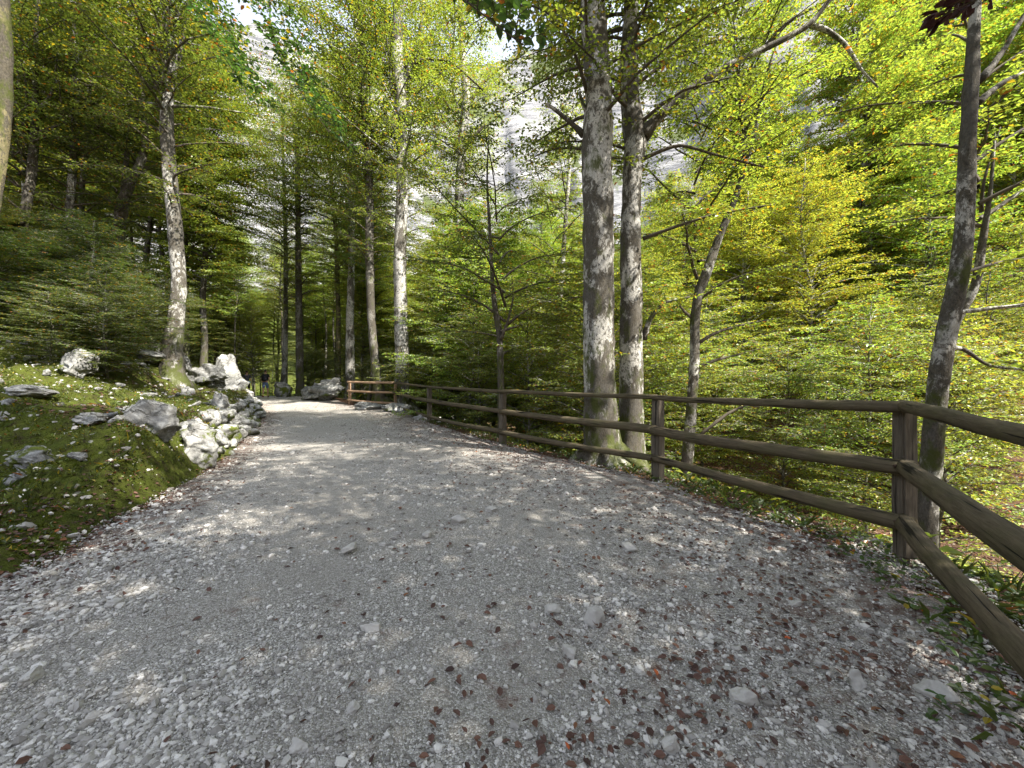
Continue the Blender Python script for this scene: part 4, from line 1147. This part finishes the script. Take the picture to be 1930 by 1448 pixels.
xs = grg.uniform(-70, 40, 90000); ys = grg.uniform(24, 80, 90000); d_ = sdist(RIGHT, xs, ys); dl_ = -sdist(LEFT, xs, ys)
k = ((d_ > .5) | (dl_ > .5)) & (fbm(xs * .3, ys * .3, 3, 59) > -.25)
cover('undergrowth', xs[k], ys[k], terrain(xs[k], ys[k]) + grg.rand(k.sum()) * .8, .15, .35, .5, .2, (0.13, 0.19, 0.035, 1), 'green undergrowth on the forest floor past the end of the path')
# ------------------------------------------------------------------ overhanging sprays close to the camera
def near_branch(name, pts, rad, leafcol, leaf, tl, seed, label, mat, hang=.1, step=.09, lsp=.05, tilt=.5, droop=.2, cat='branch'):
    rng = np.random.RandomState(seed)
    rt = empty(name, pts[0], 0, label=label, cat=cat)
    q = resample(np.array(pts, float) - np.array(pts[0], float), 16)
    V, Fc, (b, e) = sprays([q], rng, tl=tl, step=step, lsp=lsp, leaf=leaf, start=.3, hexa=True, tilt=tilt, droop=droop, nsub=2)
    tb = Tubes(); tb.add(q, np.linspace(rad, .004, len(q)), 7, .1, seed)
    for a_, b_ in zip(b, e): tb.add(np.array([a_, (a_ + b_) / 2, b_]), [.004, .003, .0015], 4, cap=False)
    tb.build('twig', M_TWIG, rt)
    o = link_mesh('leaves', V, Fc, mat, rt); o.color = leafcol
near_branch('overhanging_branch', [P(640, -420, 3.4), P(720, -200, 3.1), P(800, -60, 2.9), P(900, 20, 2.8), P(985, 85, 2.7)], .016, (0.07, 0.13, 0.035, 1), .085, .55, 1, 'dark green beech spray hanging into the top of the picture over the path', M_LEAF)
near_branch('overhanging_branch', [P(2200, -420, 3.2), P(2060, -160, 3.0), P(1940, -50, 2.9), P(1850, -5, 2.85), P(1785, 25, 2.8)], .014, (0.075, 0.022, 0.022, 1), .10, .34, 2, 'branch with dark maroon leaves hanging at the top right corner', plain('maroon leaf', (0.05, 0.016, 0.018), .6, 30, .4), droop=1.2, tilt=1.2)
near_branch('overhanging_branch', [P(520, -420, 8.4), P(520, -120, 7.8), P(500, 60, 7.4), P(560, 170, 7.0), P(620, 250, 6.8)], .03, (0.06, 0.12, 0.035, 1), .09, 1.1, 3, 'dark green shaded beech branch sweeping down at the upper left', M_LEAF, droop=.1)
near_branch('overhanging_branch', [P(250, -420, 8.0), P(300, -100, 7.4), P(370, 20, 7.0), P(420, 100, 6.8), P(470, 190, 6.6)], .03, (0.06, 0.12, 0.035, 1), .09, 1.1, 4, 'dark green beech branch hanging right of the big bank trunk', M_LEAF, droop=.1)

# ------------------------------------------------------------------ hikers
def skin_obj(name, nodes, edges, mat, parent, root=0, sub=2):
    m = bpy.data.meshes.new(name)
    m.from_pydata([n[0] for n in nodes], edges, [])
    o = bpy.data.objects.new(name, m); COL.objects.link(o); o.parent = parent
    m.materials.append(mat)
    sk = o.modifiers.new('skin', 'SKIN'); sk.use_smooth_shade = True
    if not m.skin_vertices: m.skin_vertices.new()
    for i_, n in enumerate(nodes):
        r = n[1]; m.skin_vertices[0].data[i_].radius = r if isinstance(r, tuple) else (r, r)
        m.skin_vertices[0].data[i_].use_root = (i_ == root)
    ss = o.modifiers.new('sub', 'SUBSURF'); ss.levels = sub; ss.render_levels = sub
    return o
M_SKIN = plain('skin', (0.42, 0.25, 0.18), .6, 8, .08)
def hiker(x_, y_, rz, H, label, top_c, short_c, shoe_c, pack=None, band=None, stride=.12, hair=(0.03, 0.022, 0.018)):
    z_ = float(zpath(y_)) + .02
    rt = empty('person', (x_, y_, z_), rz, label=label, cat='person'); rt.scale = (H / 1.75,) * 3
    s = stride
    nodes = [((0, 0, .96), (.13, .09)), ((0, .0, 1.12), (.12, .085)), ((0, -.01, 1.30), (.15, .10)), ((0, -.01, 1.43), (.10, .07)), ((0, .0, 1.51), .052), ((0, .01, 1.59), (.066, .078)), ((0, .015, 1.67), (.072, .088)), ((0, .01, 1.73), (.05, .06)),
             ((.17, -.01, 1.42), .052), ((.22, -.04, 1.15), .038), ((.23, .06, .93), .028), ((.225, .09, .86), (.022, .035)),
             ((-.17, -.01, 1.42), .052), ((-.22, .0, 1.15), .038), ((-.23, .12, .95), .028), ((-.225, .16, .88), (.022, .035)),
             ((.09, .0, .90), .085), ((.10, s * .6, .50), .055), ((.10, s, .09), .036), ((.10, s + .13, .04), .032),
             ((-.09, .0, .90), .085), ((-.10, -s * .3, .50), .055), ((-.10, -s * 1.3, .12), .036), ((-.10, -s * 1.3 + .12, .04), .032)]
    edges = [(0, 1), (1, 2), (2, 3), (3, 4), (4, 5), (5, 6), (6, 7), (3, 8), (8, 9), (9, 10), (10, 11), (3, 12), (12, 13), (13, 14), (14, 15), (0, 16), (16, 17), (17, 18), (18, 19), (0, 20), (20, 21), (21, 22), (22, 23)]
    for sx, w in ((1, nodes[11][0]), (-1, nodes[15][0])):
        base = 11 if sx == 1 else 15
        for f_ in range(4):
            a = len(nodes); off = (f_ - 1.5) * .019
            nodes.append(((w[0], w[1] + off, w[2] - .035), .0095)); nodes.append(((w[0] - sx * .008, w[1] + off + .004, w[2] - .075 + abs(f_ - 1.3) * .006), .008))
            nodes.append(((w[0] - sx * .022, w[1] + off + .006, w[2] - .10 + abs(f_ - 1.3) * .007), .007))
            edges += [(base, a), (a, a + 1), (a + 1, a + 2)]
        a = len(nodes)
        nodes.append(((w[0] - sx * .02, w[1] + .038, w[2] - .012), .010)); nodes.append(((w[0] - sx * .03, w[1] + .045, w[2] - .045), .008)); edges += [(base, a), (a, a + 1)]
    skin_obj('body', nodes, edges, M_SKIN, rt)
    # face and ears
    tb = Tubes(); tb.add([(0, .085, 1.675), (0, .112, 1.64), (0, .09, 1.63)], [.008, .013, .008], 6); tb.build('nose', M_SKIN, rt)
    for sx in (1, -1):
        tb = Tubes(); tb.add([(sx * .074, .0, 1.685), (sx * .088, -.008, 1.66), (sx * .074, .0, 1.63)], [.008, .014, .008], 6); tb.build('ear', M_SKIN, rt)
    sh = [((0, 0, .99), (.145, .105)), ((0, .0, 1.12), (.137, .10)), ((0, -.01, 1.30), (.165, .115)), ((0, -.01, 1.42), (.115, .08)), ((.175, -.01, 1.415), .066), ((.21, -.03, 1.24), .055), ((-.175, -.01, 1.415), .066), ((-.21, -.01, 1.24), .055)]
    skin_obj('shirt', sh, [(0, 1), (1, 2), (2, 3), (3, 4), (4, 5), (3, 6), (6, 7)], plain('shirt', top_c, .9, 30, .3), rt)
    so = [((0, 0, 1.0), (.142, .10)), ((0, 0, .93), (.15, .11)), ((.095, s * .1, .84), .10), ((.10, s * .5, .56), .082), ((-.095, 0, .84), .10), ((-.10, -s * .25, .56), .082)]
    skin_obj('shorts', so, [(0, 1), (1, 2), (2, 3), (1, 4), (4, 5)], plain('shorts', short_c, .9, 30, .3), rt)
    ms = plain('shoe', shoe_c, .7, 20, .3)
    for sx, yy in ((1, s), (-1, -s * 1.3)):
        skin_obj('shoe', [((sx * .10, yy - .03, .07), (.045, .05)), ((sx * .10, yy + .07, .05), (.045, .04)), ((sx * .10, yy + .16, .04), (.038, .03))], [(0, 1), (1, 2)], ms, rt, sub=1)
    skin_obj('hair', [((0, -.035, 1.60), (.055, .05)), ((0, -.025, 1.68), (.078, .085)), ((0, .0, 1.745), (.055, .065))], [(0, 1), (1, 2)], plain('hair', hair, .7, 60, .4), rt)
    if band:
        tb = Tubes(); aa = np.linspace(0, 2 * math.pi, 25); tb.add(np.stack([.175 * np.cos(aa), .135 * np.sin(aa), 1.0 + .01 * np.sin(aa * 3)], 1), .045, 8, .1, 3, cap=False)
        tb.build('tied_jacket', plain('pale blue cloth', band, .9, 30, .2), rt)
    if pack:
        bm = bmesh.new(); bevel_box(bm, (0, -.20, 1.24), .30, .20, .46, 0, .06); 
        bp = bm_obj('backpack', bm, plain('backpack', pack, .85, 30, .3), rt)
        bm2 = bmesh.new(); bevel_box(bm2, (0, -.315, 1.14), .22, .07, .22, 0, .03); bm_obj('pocket', bm2, bp.data.materials[0], bp)
        for sx in (1, -1):
            tb = Tubes(); tb.add([(sx * .09, -.14, 1.42), (sx * .11, -.02, 1.51), (sx * .12, .11, 1.36), (sx * .13, .05, 1.12), (sx * .12, -.12, 1.06)], .018, 6); tb.build('strap', bp.data.materials[0], bp)
    return rt
hiker(-15.98, 25.0, .25, 1.78, 'hiker seen from behind in a dark top with black backpack and blue denim shorts', (0.02, 0.021, 0.027), (0.10, 0.14, 0.24), (0.16, 0.02, 0.02), pack=(0.016, 0.016, 0.02))
hiker(-17.45, 25.4, .35, 1.72, 'hiker in grey top with pale blue waistband, half hidden by the tall boulder', (0.07, 0.07, 0.085), (0.015, 0.015, 0.018), (0.03, 0.03, 0.03), band=(0.30, 0.55, 0.62), stride=.16)
for k, (x_, y_, s_) in enumerate([(-16.4, 20.6, .9), (-20.3, 23.8, .95), (-10.6, 28.5, .8)]):
    plant_tree('T', k, (x_, y_), s_, k * 1.1, LGREEN, 'tall beech', 'tall beeches before the cliff', rg, M_BARKD)
for k, (x_, y_, s_) in enumerate([(22.5, 24, 1.2), (27.5, 25.5, 1.25), (33, 26.5, 1.3), (17, 27, 1.05), (30, 20.5, 1.0)]):
    plant_tree('T', k + 1, (x_, y_), s_, k * 1.1, YGREEN, 'tall beech', 'tall golden green beeches at the right', rg, None, mat=M_LEAFY)
for k, (x_, y_, s_) in enumerate([(2.2, 19.5, .8), (-3.9, 22, .85), (-.7, 18.5, .9)]):
    plant_tree('M', k + 1, (x_, y_), s_, k * 1.1, LGREEN, 'slender beech', 'slender beeches in front of the white cliff', rg, M_BARKP)
bpy.context.view_layer.update()

# ------------------------------------------------------------------ labels that tell the repeats apart
LM = [(-120, 'left picture edge'), (0, 'mossy left-edge trunk'), (55, 'forked dark trunk'), (138, 'pale-patched trunk'), (240, 'crooked dark beech'), (325, 'big bank trunk'),
      (430, 'tall standing boulder'), (501, 'hiker with the backpack'), (566, 'dark straight trunk'), (660, 'white-barked trunk'), (700, 'dark leaning trunk'), (756, 'black-spotted pale trunk'),
      (870, 'forked pale trunk'), (942, 'middle fence post'), (1050, 'thin pale trunk'), (1128, 'thickest trunk'), (1190, 'burled trunk'), (1310, 'slim bending beech'), (1480, 'long arching limb'),
      (1600, 'arching limb tip'), (1705, 'corner fence post'), (1775, 'leaning right-hand trunk'), (1850, 'gnarled short trunk'), (1960, 'right picture edge')]
def shade(c):
    r = c[0] / c[1]
    if c[1] < .16: return 'dark green'
    if c[1] < .215: return 'mid green'
    if r > .88: return 'golden'
    if r > .71: return 'yellow-green'
    return 'light green'
GN = {'slim straight beeches past the path end': 'slim beech past the bend', 'slim straight beeches on the upper left bank': 'slim upper-bank beech',
      'young beeches in the hollow beyond the fence': 'young beech in the hollow', 'tall beeches on the slope across the hollow': 'slender beech across the hollow',
      'young beeches behind the long run of fence': 'young beech behind the fence', 'slender beeches in front of the white cliff': 'slender beech before the cliff',
      'beeches where the path disappears': 'slender beech past the path end', 'saplings beside the far end of the path': 'low sapling by the path end',
      'saplings among the rocks of the left bank': 'sapling on the rocky bank', 'beeches in the wood above the left bank': 'slender beech above the bank',
      'tall beeches filling the wood on the left': 'tall beech in the left wood', 'tall beeches before the cliff': 'tall beech before the cliff',
      'tall golden green beeches at the right': 'tall beech across the hollow', 'trees on the hillside below the cliff': 'hillside tree', 'trees in the far wood up the left slope': 'far tree on the left slope',
      'stones in the rough wall left of the path': None, 'pale stones scattered on the mossy bank': None}
bins = {}
for o in list(sc.objects):
    g = o.get('group')
    if o.parent is None and GN.get(g):
        u = CX + F * o.location.x / o.location.y
        cr = [c for c in o.children if c.name.startswith('crown')][0]
        d = [abs(u - a) for a, _ in LM]; i_ = int(np.argmin(d)); du = u - LM[i_][0]
        rel = 'in line with' if abs(du) < 14 else ('just left of' if du < 0 else 'just right of')
        bins.setdefault((g, f"{shade(cr.color)} {GN[g]} {rel} the {LM[i_][1]}"), []).append(o)
for (g, lb), os_ in bins.items():
    os_.sort(key=lambda o: o.location.y)
    names = [''] if len(os_) == 1 or len(lb.split()) > 15 else (['nearer ', 'farther '] if len(os_) == 2 else ['nearest '] + ['second '] + ['third '] + ['fourth '] + ['fifth '] * 9)
    for q, o in enumerate(os_): o['label'] = names[min(q, len(names) - 1)] + lb
GS = {'stones in the rough wall left of the path': ('wall stone', [(360, 'grey mossy-footed boulder'), (383, 'cracked grey boulder'), (415, 'upright pale wall boulder'), (432, 'tall standing boulder'), (446, 'low sloping rock'), (455, 'left hiker'), (465, 'left hiker legs'), (475, 'backpack hiker'), (484, 'path bend')]),
      'pale stones scattered on the mossy bank': ('pale lump on the moss', [(0, 'left picture edge'), (60, 'long flat stone'), (148, 'moss-capped pale rock'), (240, 'large white boulder'), (300, 'big bank trunk'), (400, 'cracked grey boulder')])}
bins = {}
for o in list(sc.objects):
    g = o.get('group')
    if o.parent is None and g in GS:
        u = CX + F * o.location.x / o.location.y
        n0, L = GS[g]; i_ = int(np.argmin([abs(u - a) for a, _ in L])); du = u - L[i_][0]
        sz = 'big' if max(o.scale) > (.28 if 'wall' in n0 else .10) else 'small'
        ms = 'mossy' if o.material_slots[0].material == M_ROCKM else 'bare'
        rel = 'below' if abs(du) < 10 else ('left of' if du < 0 else 'right of')
        bins.setdefault(f"{sz} {ms} {n0} {rel} the {L[i_][1]}", []).append(o)
ORD = ['nearest', 'second nearest', 'third nearest', 'fourth nearest', 'fifth nearest', 'sixth nearest', 'seventh nearest', 'eighth nearest', 'ninth nearest', 'tenth nearest', 'eleventh nearest', 'twelfth nearest']
for lb, os_ in bins.items():
    os_.sort(key=lambda o: o.location.y)
    for q, o in enumerate(os_): o['label'] = (ORD[q] + ' ' if len(os_) > 1 and q < 12 else ('farther ' if len(os_) > 1 else '')) + lb
